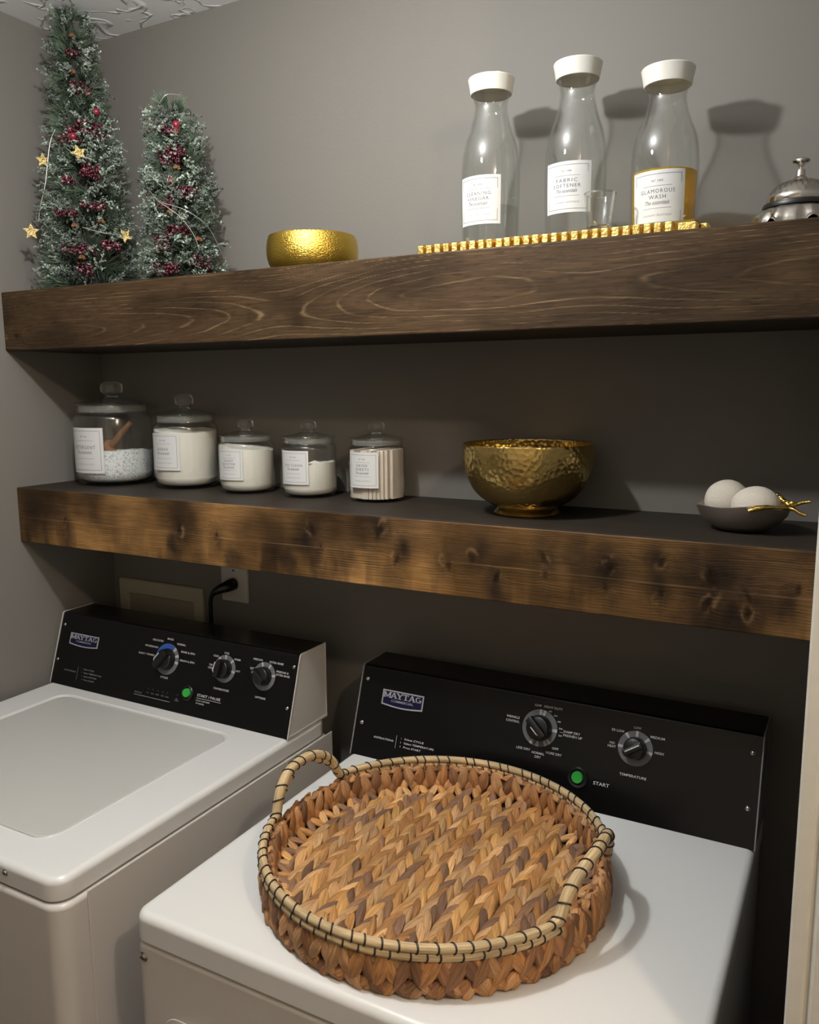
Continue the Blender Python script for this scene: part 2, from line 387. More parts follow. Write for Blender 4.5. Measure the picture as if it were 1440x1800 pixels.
# door casing on the end of the right wall: stepped moulding
prof = [(1.6425, -.700), (1.6425, -.712), (1.6445, -.7145), (1.655, -.7160), (1.6575, -.7135), (1.6600, -.7135), (1.6640, -.7190), (1.690, -.7225), (1.705, -.7235), (1.709, -.720), (1.709, -.700)]
V, F = loft([[(x, y, 0.0) for x, y in prof], [(x, y, 2.2) for x, y in prof]])
struct('trim_1', V, F, M_trim)
tag(B().add(*box(1.7705, 3.19, -.715, -.7005, 0, .09)).build('baseboard_nook', M_trim, smooth=False), kind='structure')

# ------------------------------------------------------------------ floating shelves
def sinterp(x, xs, ys):
    xs = np.array(xs, float); ys = np.array(ys, float); i = np.clip(np.searchsorted(xs, x) - 1, 0, len(xs) - 2); u = np.clip((x - xs[i]) / (xs[i + 1] - xs[i]), 0, 1)
    m = np.gradient(ys, xs); h = xs[i + 1] - xs[i]; u2, u3 = u * u, u ** 3
    return (2 * u3 - 3 * u2 + 1) * ys[i] + (u3 - 2 * u2 + u) * h * m[i] + (-2 * u3 + 3 * u2) * ys[i + 1] + (u3 - u2) * h * m[i + 1]
def shelf_cols_upper(s, t):
    t0 = sinterp(s, [0, .4, .7, 1.0, 1.43, 1.65], [.030, .036, .045, .062, .058, .060]) + .006 * (fbm(s * 4, t * 0, 31) - .5)
    d = sinterp(s, [0, .1, .25, .39, .51, .62, .76, .866, .93, 1.03, 1.15, 1.3, 1.43, 1.575, 1.65], [.037, .034, .036, .042, .048, .054, .062, .055, .049, .043, .040, .046, .041, .035, .031])
    d = d + .003 * (fbm(s * 9, t * 20, 3) - .5)
    r = np.sqrt((t - t0) ** 2 + d ** 2) + .0025 * (fbm(s * 7, t * 60, 5) - .5)
    # a round knot near the left end bends the rings round itself
    kx, kt = .041, .031; q = np.exp(-(((s - kx) / .022) ** 2 + ((t - kt) / .013) ** 2))
    r = r + .010 * q
    ph = r / .0058; fr = ph - np.floor(ph); kk = np.floor(ph); amp = .25 + .95 * vnoise(kk * 3.7, kk * 0 + .5, 15)
    line = np.exp(-((fr - .5) / .052) ** 2) * np.clip(fbm(s * 10, t * 90, 8) * 2.6 - .5, .1, 1.6) * amp; soft = np.abs(fr - .5) * 2
    lum = .55 + .75 * fbm(s * 3, t * 22, 12) + .16 * (soft - .5)
    fib = fbm(s * 40, t * 700, 14) - .5
    dark = np.array([.062, .037, .0185]); lite = np.array([.30, .20, .105])
    c = dark[None] * (lum * (1 + .55 * fib))[:, None] + (lite - dark)[None] * (line * .55)[:, None]
    patch = np.clip((fbm(s * 6 + 3, t * 14, 21) - .50) * 5, 0, 1); c = c * (1 - .38 * patch)[:, None]; pore = np.clip((fbm(s * 60, t * 420, 24, 2) - .66) * 9, 0, 1); c = c * (1 - .26 * pore)[:, None]
    c = c * 1.0
    for x, y, w1, h1, k in ((.041, .031, .010, .009, .55), (.79, .045, .02, .03, .35), (1.63, .05, .025, .02, .5), (.71, .09, .03, .012, .3)):
        g = np.exp(-(((s - x) / w1) ** 2 + ((t - y) / h1) ** 2)); c = c * (1 - k * g)[:, None]
    return c
LK = [(.489, .066, 1.0), (.154, .059, .5), (.81, .091, .9), (.953, .097, 1.1), (.984, .053, .8), (.828, .061, .35), (.585, .062, .5), (1.124, .068, .9), (1.083, .05, .6), (1.168, .039, .9), (1.245, .082, .7),
      (1.25, .053, .4), (1.351, .070, 1.5), (1.345, .043, .4), (1.427, .091, .7), (1.427, .044, .5), (1.494, .077, 1.5), (1.492, .033, 1.2), (1.544, .054, .6), (1.547, .031, .8), (1.608, .069, .5)]
def shelf_cols_lower(s, t):
    g = t + .007 * (fbm(s * 3, t * 10, 41) - .5) + .0018 * (fbm(s * 14, t * 60, 44) - .5)
    core = np.zeros_like(s); flash = np.zeros_like(s); halo = np.zeros_like(s)
    for i, (x, y, k) in enumerate(LK):
        q1 = fbm(s * 70, t * 50, 60 + i) - .5; q2 = fbm(s * 60 + 9, t * 60 + 4, 90 + i) - .5
        tl = .35 * math.sin(i * 2.3); ux = (s - x) - tl * (t - y) + .012 * q1; uy = t - y + .010 * q2
        q = np.sqrt((ux / (.0065 * k ** .6)) ** 2 + (uy / (.0125 * k ** .6)) ** 2)
        g = g + np.sign(t - y) * .007 * k ** .5 * np.exp(-(np.abs(s - x) / (.020 * k)) ** 1.5) * np.exp(-(np.abs(t - y) / .022))
        core = np.maximum(core, np.clip(1.6 - 1.25 * q, 0, 1) * min(1, .55 + .4 * k))
        fx = (ux - .006 * math.cos(i * 1.9)) / (.010 * k ** .5); fy = (uy + .009 * math.sin(i * 1.3 + .7)) / (.014 * k ** .5)
        flash = np.maximum(flash, np.exp(-((np.sqrt(fx ** 2 + fy ** 2) - .8) / .32) ** 2) * np.clip(q1 * 6 + .25, 0, 1) * min(1, k))
        hw = .022 * (fbm(s * 30 + i, t * 14, 33) - .5); hx = (s - x - .012 * math.sin(i * 2.1) + hw) / (.025 * k ** .7); hy = (t - y - .014 * math.cos(i * 1.7) + hw) / (.040 * k ** .5)
        halo = np.maximum(halo, np.exp(-(hx ** 2 + hy ** 2) ** .9) * min(1, .52 + .48 * k))
    for x, y, a, b_, k in ((.470, .033, .018, .030, 1.0), (.626, .022, .026, .022, .95), (.754, .026, .017, .028, .95), (.70, .095, .05, .02, .45), (.06, .06, .07, .09, .7), (.24, .08, .08, .05, .4),
                           (.98, .02, .020, .03, .6), (1.30, .085, .026, .036, .75), (1.465, .085, .024, .036, .7), (1.525, .02, .020, .032, .85), (.87, .02, .05, .02, .35), (1.11, .09, .02, .03, .4)):
        wx = .030 * (fbm(s * 26, t * 22, 95) - .5); halo = np.maximum(halo, np.exp(-(((s - x + wx) / a) ** 2 + ((t - y + wx) / b_) ** 2) ** 1.6) * k)
    ph = g / np.where(t > .058, .0034, .0046); kk = np.floor(ph); fr = ph - kk; amp = .3 + .9 * vnoise(kk * 2.3, kk * 0 + .5, 16)
    line = np.exp(-((fr - .5) / .17) ** 2) * (.1 + 1.3 * fbm(s * 9, t * 120, 46)) * amp
    gold = np.clip((fbm(s * 8, t * 7 + 2, 50, 3) - .43) * 4.0, 0, 1)
    flame = np.clip((fbm(s * 34, t * 9, 53, 3) - .36) * 3.4, 0, 1) * np.clip((.072 - t) / .05, 0, 1)
    gold = np.clip(gold * .7 + flame * 1.0, 0, 1)
    base = np.array([.125, .068, .030]); gl = np.array([.44, .235, .078]); lt = np.array([.42, .25, .11])
    fib = fbm(s * 45, t * 700, 55) - .5; mot = fbm(s * 11, t * 16, 48)
    c = base[None] * (.25 + 1.35 * mot)[:, None] * (1 + .8 * fib)[:, None]
    c = c + (gl - base)[None] * (gold * .60)[:, None]; c = c + (lt - base)[None] * (line * .42)[:, None]
    blot = np.clip((fbm(s * 9, t * 6, 71, 3) - .36) * 3.2, 0, 1); c = c * (.42 + .72 * blot)[:, None]
    dl = np.exp(-((fr - .05) / .16) ** 2) * np.clip(fbm(s * 12, t * 150, 47) * 2 - .5, 0, 1); c = c * (1 - .5 * dl)[:, None]
    c = c * .88
    hm = np.clip(halo * (.55 + 1.0 * (fbm(s * 38, t * 30, 52) - .15)), 0, 1); c = c * (1 - .86 * hm)[:, None] + np.array([.020, .016, .014])[None] * (.5 * hm)[:, None]
    c = c + np.array([.34, .21, .10])[None] * (flash * .30)[:, None]
    c = c * (1 - .88 * core)[:, None] + np.array([.05, .028, .015])[None] * (.4 * core * fbm(s * 150, t * 150, 59))[:, None]
    sy = .058 + .004 * (fbm(s * 3, t * 0, 58) - .5); seam = np.exp(-((t - sy) / .0007) ** 2) * (.3 + .9 * fbm(s * 12, t * 0, 66)); c = c + np.array([.18, .12, .07])[None] * (seam * .6)[:, None]
    return np.clip(c, .004, .6)
def make_shelf(name, label, z0, z1, colf):
    x0, x1, yf = .001, 1.6515, -.262; h = z1 - z0
    root = thing(name, label, 'shelf', (.82, -.13, z0))
    bx = B(); V, F = box(x0, x1, yf + .0185, -.0005, z0, z1); bx.add(V, F)
    bx.build('shelf_box', M_woodtop, root, smooth=False)
    nx, nz = 1500, 112; S, T = np.meshgrid(np.linspace(x0, x1, nx), np.linspace(z0, z1, nz)); N = nx * nz
    # front board with slightly eased long edges, closed by a back sheet
    e = np.minimum(T - z0, z1 - T); dy = .0012 * np.clip(1 - e / .002, 0, 1) ** 2
    Vf = np.stack([S.ravel(), (yf + dy).ravel(), T.ravel()], 1)
    i = np.arange(nz - 1)[:, None] * nx + np.arange(nx - 1)[None]; i = i.ravel()
    Q = np.stack([i, i + 1, i + nx + 1, i + nx], 1).tolist()
    Vb, Fb = box(x0, x1, yf + .0013, yf + .018, z0, z1); Fb = [f for k, f in enumerate(Fb) if k != 2]
    bd = B(); bd.add(Vf, Q); bd.add(Vb, Fb); o = bd.build('front_board', M_woodfront, root, smooth=False)
    c = colf(S.ravel() - x0, T.ravel() - z0); set_col(o, np.concatenate([c, np.tile([[.04, .03, .024]], (8, 1))]))
    return root
Z1B, Z1T, Z2B, Z2T = 1.725, 1.850, 1.2978, 1.4212
make_shelf('floating_shelf', 'upper dark brown floating shelf holding the frosted trees, carafes and bell', Z1B, Z1T, shelf_cols_upper)
make_shelf('floating_shelf', 'lower knotty brown floating shelf holding the glass jars and hammered bowl', Z2B, Z2T, shelf_cols_lower)

# ------------------------------------------------------------------ appliances
def slab_xy(x0, x1, y0, y1, r, levels, n=8, **k):
    V, F = slab(x1 - x0, y1 - y0, r, levels, n, **k); return np.array(V) + [(x0 + x1) / 2, (y0 + y1) / 2, 0], F
def screw(fr, r, parent, name='screw'):
    bd = B(); V, F = lathe([(r * 1.35, 0), (r * 1.35, .0006), (r, .0012), (r * .85, .0024), (r * .4, .0031)], 16, True, True); bd.add(fr(V), F)
    V, F = box(-r * .75, r * .75, -r * .12, r * .12, .0029, .0034); bd.add(fr(V), F, 1)
    return bd.build(name, [M_steel, M_gap], parent)
def console(root, x0, x1, yC, yT, yB, z0, z1, capm):
    bd = B(); t = .0020
    d1 = np.array([yT - yC, z1 - z0]); d1 /= np.linalg.norm(d1); q_ = .006; A1 = np.array([yT, z1]) - d1 * q_; C1 = np.array([yT + q_, z1]); K1 = np.array([yT, z1])
    P = [(yC, z0)] + [tuple((1 - u) ** 2 * A1 + 2 * u * (1 - u) * K1 + u * u * C1) for u in np.linspace(0, 1, 7)] + [(yB, z1), (yB, z0)]
    V, F = loft([[(x, y, z) for y, z in P] for x in (x0 + t, x1 - t)], True, True); bd.add(V, F)
    c = bd.build('console_panel', M_black, root, angle=30, wn=True)
    for xa, xb in ((x0, x0 + t), (x1 - t, x1)):
        e = B(); Pc = [(yC - .0012, z0 + .0005), (yT - .0035, z1 - .002), (yT + .0005, z1 + .0012), (yB, z1 + .0012), (yB, z0 + .0005)]
        ctr = np.mean(Pc, 0); s = 1 if xa > (x0 + x1) / 2 else -1
        ins = [tuple(ctr + (np.array(p) - ctr) * .955) for p in Pc]
        lo = [[(xa, y, z) for y, z in Pc], [(xb, y, z) for y, z in Pc]] if s > 0 else [[(xb, y, z) for y, z in Pc], [(xa, y, z) for y, z in Pc]]
        xo = xb if s > 0 else xa
        lo += [[(xo, y, z) for y, z in ins], [(xo - s * .0012, y, z) for y, z in ins]]
        V, F = loft(lo, True, True); e.add(V, F); e.build('end_cap', capm, root, smooth=False)
    e = np.array([0, yT - yC, z1 - z0]); L = np.linalg.norm(e); e /= L
    return c, Fr((x0, yC, z0), (1, 0, 0), e, np.cross([1, 0, 0], e))
def bar2(p, q, w):
    p, q = np.array(p, float), np.array(q, float); d = q - p; n = np.array([-d[1], d[0]]) / np.linalg.norm(d) * w / 2
    return [p + n, p - n, q - n, q + n]
def badge(fr, xl, xr, yb, yt, parent):
    """dark blue nameplate with a silver frame, bowed lower edge, slab-serif wordmark"""
    W, Hh = xr - xl, yt - yb; cx, cy = (xl + xr) / 2, (yb + yt) / 2
    def outline(g):
        P = [(-W / 2 + g, Hh / 2 - g), (-W / 2 + g, -Hh / 2 + g)] + [(-W / 2 + g + (W - 2 * g) * k / 8, -Hh / 2 + g - .0035 * math.sin(PI * k / 8)) for k in range(1, 8)] + [(W / 2 - g, -Hh / 2 + g), (W / 2 - g, Hh / 2 - g)]
        return [(x + cx, y + cy) for x, y in P]
    bd = B(); V, F = loft([[(x, y, z) for x, y in outline(g)] for g, z in ((0, .0002), (0, .0016), (.0024, .0016), (.0024, .0011))], True, True); bd.add(fr(V), F)
    pl = bd.build('badge', M_silver, parent, smooth=False)
    bd = B(); V, F = loft([[(x, y, z) for x, y in outline(.0022)] for z in (.0009, .00125)], True, True); bd.add(fr(V), F)
    bd.build('badge_field', M_navy, pl, smooth=False)
    lw = W * .130; lh = Hh * .37; y0 = cy - Hh * .005; bs = lw * .25; quads = []
    def serif(x, y, wd=.5): quads.append(bar2((x - lw * wd / 2, y), (x + lw * wd / 2, y), lh * .10))
    X = [cx + (k - 2.5) * W * .148 for k in range(6)]
    T, Bt = y0 + lh, y0
    x = X[0] - lw * .06; h2 = lw * .52
    for sx in (-1, 1): quads.append(bar2((x + sx * h2, Bt), (x + sx * h2, T), bs)); quads.append(bar2((x + sx * h2, T), (x, Bt + lh * .15), bs * .8)); serif(x + sx * h2, Bt + lh * .05); serif(x + sx * h2 * 1.1, T - lh * .05)
    for k in (1, 4):
        x = X[k]
        for sx in (-1, 1): quads.append(bar2((x + sx * lw * .45, Bt), (x, T), bs * (1.0 if sx > 0 else .65))); serif(x + sx * lw * .45, Bt + lh * .05)
        quads.append(bar2((x - lw * .3, Bt + lh * .33), (x + lw * .3, Bt + lh * .33), lh * .1))
    x = X[2]
    for sx in (-1, 1): quads.append(bar2((x + sx * lw * .45, T), (x, Bt + lh * .45), bs * (1.0 if sx < 0 else .65))); serif(x + sx * lw * .45, T - lh * .05)
    quads.append(bar2((x, Bt + lh * .5), (x, Bt), bs)); serif(x, Bt + lh * .05, .65)
    x = X[3]; quads.append(bar2((x, Bt), (x, T), bs)); serif(x, Bt + lh * .05, .65); quads.append(bar2((x - lw * .5, T - lh * .06), (x + lw * .5, T - lh * .06), lh * .14))
    for sx in (-1, 1): quads.append(bar2((x + sx * lw * .46, T), (x + sx * lw * .46, T - lh * .28), lw * .1))
    x = X[5] + lw * .03
    A = [math.radians(a) for a in range(45, 331, 22)]
    for a, c in zip(A, A[1:]):
        quads.append([np.array([x + lw * .5 * math.cos(a), Bt + lh / 2 + lh * .5 * math.sin(a)]), np.array([x + lw * .5 * math.cos(c), Bt + lh / 2 + lh * .5 * math.sin(c)]), np.array([x + lw * .28 * math.cos(c), Bt + lh / 2 + lh * .38 * math.sin(c)]), np.array([x + lw * .28 * math.cos(a), Bt + lh / 2 + lh * .38 * math.sin(a)])])
    quads.append(bar2((x + lw * .42, Bt + lh * .05), (x + lw * .42, Bt + lh * .45), bs * .9)); serif(x + lw * .36, Bt + lh * .44, .5)
    bd = B()
    for i, q in enumerate(quads): bd.add(fr([(p[0], p[1], .0016 + i * 2e-6) for p in q]), [(0, 1, 2, 3)])
    put_text(bd, lambda a, c: fr(np.stack([a, c, np.full_like(a, .0016)], 1)), 'COMMERCIAL', cx, cy - Hh * .185, Hh * .155, W * .54, .012)
    bd.build('badge_lettering', M_silver, pl, smooth=False)
def dial(fr, x, y, ro, ri, parent, ticks, grip_deg, pointer, blue=None, body=.0):
    f = Fr(fr([(x, y, 0)])[0], fr.m[0], fr.m[1], fr.m[2])
    bd = B(); bd.add(*annulus(f, ri, ro, .0001, .0006)); 
    if blue: bd.add(*annulus(f, ri, ro + .0005, .0003, .0009, blue[0], blue[1], 24), 2)
    for a in ticks: bd.add(*annulus(f, ri, ro, .0004, .0010, a - 5, a + 5, 4), 1)
    bd.build('dial_ring', [M_ring, M_tick, M_blue], parent, smooth=False)
    k = B(); V, F = lathe([(ri * 1.02, .0004), (ri * 1.0, .004), (ri * .93, .013), (ri * .88, .0155), (ri * .8, .0165)], 36, True, True); k.add(f(V), F)
    g = math.radians(grip_deg); ex = math.cos(g) * f.m[0] + math.sin(g) * f.m[1]; ey = -math.sin(g) * f.m[0] + math.cos(g) * f.m[1]
    f2 = Fr(f.o, ex, ey, f.m[2]); V, F = slab(ri * 2.02, ri * .72, ri * .2, [(0, .010), (.0005, .020), (.0022, .0265), (.0045, .0275)], 4); k.add(f2(V), F)
    kn = k.build('knob', M_blackp, parent)
    p = B()
    for (a, c, z1, z2, wd) in pointer:
        q = bar2(a, c, wd); zz = [z1, z1, z2, z2]; V = [(q[i][0], q[i][1], zz[i]) for i in range(4)] + [(q[i][0], q[i][1], zz[i] + .0006) for i in range(4)]
        p.add(f2(V), [(0, 1, 2, 3), (7, 6, 5, 4), (0, 4, 5, 1), (1, 5, 6, 2), (2, 6, 7, 3), (3, 7, 4, 0)])
    p.build('pointer_line', M_print, kn, smooth=False)
def push_button(fr, x, y, r, parent):
    f = Fr(fr([(x, y, 0)])[0], fr.m[0], fr.m[1], fr.m[2])
    bd = B(); V, F = lathe([(r * 1.75, .0002), (r * 1.7, .003), (r * 1.5, .0045), (r * 1.25, .004), (r * 1.15, .001)], 32, True, True); bd.add(f(V), F); rg = bd.build('button_bezel', M_blackp, parent)
    bd = B(); V, F = lathe([(r, .001), (r, .006), (r * .9, .0075), (r * .6, .0072), (r * .3, .0070)], 28, True, True); bd.add(f(V), F); bd.build('start_button', M_green, rg)
def rect_p(fr, x0, x1, y0, y1, z=.0004):
    return fr([(x0, y0, z), (x1, y0, z), (x1, y1, z), (x0, y1, z)]), [(0, 1, 2, 3)]

# --- washer
WX0, WX1, WYF, WYB, WZ = .017, .716, -.766, -.0866, .953
washer = thing('washing_machine', 'white top-load washing machine with black control panel beside the left wall', 'washing machine', (.367, -.43, 0))
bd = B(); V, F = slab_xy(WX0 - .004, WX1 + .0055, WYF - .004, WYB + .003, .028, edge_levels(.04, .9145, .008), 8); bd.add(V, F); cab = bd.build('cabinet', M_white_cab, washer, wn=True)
bd = B(); V, F = box(WX1 + .0055, WX1 + .0085, -.7205, WYB + .003, .05, .9185); bd.add(V, F); sp = bd.build('side_panel', M_white_cab, washer, smooth=False)
m = sp.modifiers.new('bevel', 'BEVEL'); m.width = .0018; m.segments = 2
for x in (.08, .65):
    for y in (-.70, -.15): B().add(*cyl(Fr((x, y, 0)), .02, .0, .042)).build('foot', M_blackp, washer)
# deck with a sunk opening for the lid
lev = [(.002, .917), (0, .919)] + edge_levels(.92, WZ, .011, 5)[1:]
V, F = slab_xy(WX0, WX1, WYF, WYB, .03, lev, 8, cap0=True, cap1=False); V = list(map(tuple, V)); n = 36; base = len(V) - n
hx0, hx1, hy0, hy1 = .105, .611, -.703, -.258
for ins, z in ((0, WZ), (.0012, WZ + .0012), (.003, WZ + .0008), (.0045, WZ - .0015), (.005, WZ - .006)):
    V += [(x + (hx0 + hx1) / 2, y + (hy0 + hy1) / 2, z) for x, y in rrect(hx1 - hx0 - 2 * ins, hy1 - hy0 - 2 * ins, .035 - ins, 8)]
for i in range(5):
    for j in range(n):
        k = (j + 1) % n; a = base + i * n; F.append((a + j, a + k, a + n + k, a + n + j))
F.append(tuple(base + 5 * n + j for j in range(n)))
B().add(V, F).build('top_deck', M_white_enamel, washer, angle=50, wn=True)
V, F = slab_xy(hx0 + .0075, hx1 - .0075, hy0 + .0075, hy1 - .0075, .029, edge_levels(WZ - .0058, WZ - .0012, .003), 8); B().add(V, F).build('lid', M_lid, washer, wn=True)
screw(Fr((.605, WYF - .0002, .938), (1, 0, 0), (0, 0, 1), (0, -1, 0)), .0042, washer)
wc, WF = console(washer, WX0, WX1, -.2265, -.1743, -.0886, WZ - .0007, 1.1126, M_white_cab)
for x, y in ((.0137, .1399), (.0112, .0574), (.6858, .1422), (.6846, .0598)): screw(Fr(WF([(x, y, 0)])[0], *WF.m), .0026, wc)
badge(WF, .0405, .1345, .0985, .1245, wc)
dial(WF, .3506, .1072, .0335, .0235, wc, (50, 20, -8), 52, [((-.008, .0085), (.010, .0085), .0285, .0285, .0022), ((-.008, .0085), (-.019, .004), .0285, .021, .0022)], blue=(62, 205))
dial(WF, .5128, .1116, .0285, .0195, wc, (178, 130, 92, 45, -8), 80, [((-.006, .0068), (.012, .0068), .0285, .0285, .002), ((-.006, .0068), (-.016, .003), .0285, .020, .002)])
dial(WF, .6165, .1124, .0285, .0195, wc, (155, 108, 62, 10), -35, [((-.021, .000), (-.011, .000), .0215, .0285, .003)])
push_button(WF, .4245, .0468, .0095, wc)
# --- dryer
DX0, DX1, DYF, DYB, DZ = .832, 1.569, -.7375, -.037, .933
dryer = thing('dryer', 'white clothes dryer with black control panel under the woven tray', 'dryer', (1.20, -.39, 0))
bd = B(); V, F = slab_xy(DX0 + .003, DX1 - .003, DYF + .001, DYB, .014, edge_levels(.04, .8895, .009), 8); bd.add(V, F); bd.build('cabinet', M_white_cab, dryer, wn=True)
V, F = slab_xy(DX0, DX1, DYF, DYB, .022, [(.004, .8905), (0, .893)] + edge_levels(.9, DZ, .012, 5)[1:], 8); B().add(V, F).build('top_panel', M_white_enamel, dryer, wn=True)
for x in (.90, 1.50):
    for y in (-.67, -.12): B().add(*cyl(Fr((x, y, 0)), .02, .0, .042)).build('foot', M_blackp, dryer)
screw(Fr((.8495, DYF + .0008, .8684), (1, 0, 0), (0, 0, 1), (0, -1, 0)), .0055, dryer)
screw(Fr((1.551, DYF + .0008, .8684), (1, 0, 0), (0, 0, 1), (0, -1, 0)), .0055, dryer)
fd = Fr((1.20, DYF + .001, .49), (1, 0, 0), (0, 0, 1), (0, -1, 0))
bd = B(); V, F = slab(.64, .61, .03, [(0, -.0005), (.001, .0012), (.004, .0012), (.006, .0006)], 8); bd.add(fd(V), F); bd.build('door_gasket', M_white_cab, dryer)
bd = B(); V, F = slab(.625, .595, .028, edge_levels(.0008, .016, .008), 8); bd.add(fd(V), F); door = bd.build('door', M_white_cab, dryer, wn=True)
bd = B(); V, F = slab(.06, .16, .02, edge_levels(.016, .024, .004), 6); V = np.array(V) + [-.25, .02, 0]; bd.add(fd(V), F); bd.build('door_handle', M_white_cab, door)
dc, DF = console(dryer, DX0, DX1, -.1819, -.1234, -.0389, DZ - .0007, 1.0969, mat('shaded_end_cap', (.20, .20, .195), .4))  # white end caps greyed, their shadow is put into the colour
for x, y in ((.0134, .1477), (.0151, .0627), (.7215, .1453), (.7214, .0603)): screw(Fr(DF([(x, y, 0)])[0], *DF.m), .0028, dc)
badge(DF, .0525, .1420, .1055, .1340, dc)
dial(DF, .3737, .1188, .0320, .0225, dc, (92, 78, 0, -48, -62, -92, -115), -42, [((-.006, -.0045), (.010, -.0045), .0285, .0285, .0016), ((.010, -.0045), (.0205, -.001), .0285, .020, .0016)])
dial(DF, .5413, .1164, .0287, .0190, dc, (180, 128, 88, 42, -8), 33, [((-.012, .001), (.014, .001), .0285, .0285, .002)])
push_button(DF, .4514, .0502, .0100, dc)
# ------------------------------------------------------------------ printing on the two consoles
def lettering(fr, table, parent, extra=None):
    bd = B(); mf = lambda a, c: fr(np.stack([a, c, np.full_like(a, .0005)], 1))
    for s, x, y, wd in table:
        cap = .0056 if s.startswith('START') else .0028 if s.isdigit() else .0041
        if s in ('HOLD 3 SECONDS', 'TO CANCEL'): cap = .0028
        put_text(bd, mf, s, x, y, cap, wd, .012)
    for s, x, y, wd, cap, al in (extra or []): put_text(bd, mf, s, x, y, cap, wd, .010, align=al)
    return bd, mf
DT = [('OFF',0.3661,0.1567,0.0124),('HEAVY DUTY',0.3940,0.1572,0.0339),('60',0.3893,0.1504,0.0057),('50',0.3999,0.1446,0.0059),('40',0.4068,0.1354,0.0063),('30',0.4115,0.1243,0.0067),('DAMP DRY',0.4320,0.1211,0.0297),('FRESHEN UP',0.4341,0.1150,0.0336),('20',0.4119,0.1125,0.0067),('WRINKLE',0.3223,0.1292,0.0248),('CONTROL',0.3226,0.1221,0.0257),('LESS DRY',0.3488,0.0788,0.0259),('NORMAL',0.3766,0.0758,0.0229),('DRY',0.3769,0.0694,0.0113),('MORE DRY',0.4047,0.0802,0.0290),('OFF',0.4062,0.0891,0.0118),('EX LOW',0.5101,0.1403,0.0209),('LOW',0.5418,0.1503,0.0123),('MEDIUM',0.5756,0.1401,0.0231),('HIGH',0.5805,0.1161,0.0144),('NO',0.5026,0.1187,0.0084),('HEAT',0.5023,0.1130,0.0136),('TEMPERATURE',0.5422,0.0714,0.0442),('START',0.4921,0.0475,0.0273)]
bd, mf = lettering(DF, DT, dc, [('INSTRUCTIONS', .0690, .0413, .043, .0036, 'c'), ('1', .1065, .0490, None, .0030, 'c'), ('Select CYCLE', .1135, .0490, .041, .0036, 'l'), ('2', .1065, .0415, None, .0030, 'c'),
    ('Select TEMPERATURE', .1135, .0415, .0635, .0036, 'l'), ('3', .1065, .0340, None, .0030, 'c'), ('Press START', .1135, .0340, .037, .0036, 'l')])
bd.add(*rect_p(DF, .0960, .0966, .029, .053, .0005)); bd.add(*rect_p(DF, .4105, .4165, .1180, .1186, .0005))
bd.build('panel_lettering', M_print, dc, smooth=False)
WT = [('BULKY / TOWELS',0.2890,0.1100,0.0485),('POWERWASH',0.2999,0.1285,0.0383),('DELICATES',0.3158,0.1439,0.0312),('MIXED',0.3512,0.1511,0.0183),('NORMAL',0.3845,0.1439,0.0246),('RINSE & SPIN',0.4066,0.1292,0.0392),('DRAIN & SPIN',0.4084,0.1108,0.0410),('CYCLES',0.3514,0.0678,0.0220),('COLD',0.4849,0.1348,0.0139),('COOL',0.5125,0.1443,0.0137),('WARM',0.5423,0.1350,0.0164),('HOT',0.5488,0.1119,0.0112),('TAP',0.4748,0.1144,0.0098),('COLD',0.4752,0.1084,0.0140),('TEMPERATURE',0.5127,0.0686,0.0419),('PRESOAK',0.5956,0.1435,0.0245),('EXTRA RINSE',0.6426,0.1432,0.0350),('OFF',0.5838,0.1239,0.0106),('PRESOAK &',0.6608,0.1272,0.0301),('EXTRA RINSE',0.6628,0.1209,0.0337),('OPTIONS',0.6157,0.0688,0.0269),('START / PAUSE',0.4836,0.0471,0.0635),('HOLD 3 SECONDS',0.4696,0.0360,0.0376),('TO CANCEL',0.4627,0.0302,0.0233)]
bd, mf = lettering(WF, WT, wc)
bd.add(*rect_p(WF, .4506, .5182, .0405, .0412, .0005)); bd.add(*rect_p(WF, .2718, .3796, .0190, .0196, .0005))
bd.build('panel_lettering', M_print, wc, smooth=False)
bd, mf = lettering(WF, [], wc, [('INSTRUCTIONS', .0598, .0371, .039, .0034, 'c'), ('STATUS', .2842, .0247, .022, .0034, 'c'), ('FILL', .3124, .0285, .006, .0025, 'c'), ('WASH', .3255, .0285, .009, .0025, 'c'), ('RINSE', .3405, .0285, .010, .0025, 'c'), ('SPIN', .3555, .0285, .008, .0025, 'c'), ('DONE', .3690, .0285, .009, .0025, 'c'), ('LID', .3972, .0290, .006, .0025, 'c'), ('LOCKED', .3972, .0255, .012, .0025, 'c')]
    + [(str(i + 1), .0975 + .002 * i, .0470 - .0078 * i, None, .0028, 'c') for i in range(4)] + [(s, .1035 + .002 * i, .0470 - .0078 * i, wd, .0034, 'l') for i, (s, wd) in enumerate((('Select CYCLE', .034), ('Select TEMPERATURE', .058), ('Select OPTIONS', .042), ('Press START', .034)))])
V, F = rect_p(WF, .0845, .0852, .019, .051, .0005); bd.add(V, F)
bd.build('panel_lettering', M_print_dim, wc, smooth=False)
for i in range(6):
    x = (.3124, .3255, .3405, .3555, .3690, .3972)[i]; f = Fr(WF([(x, .037, 0)])[0], *WF.m)
    B().add(*cyl(f, .0024, .0, .0012, 14, .0006)).build('status_light', M_blackp, wc)

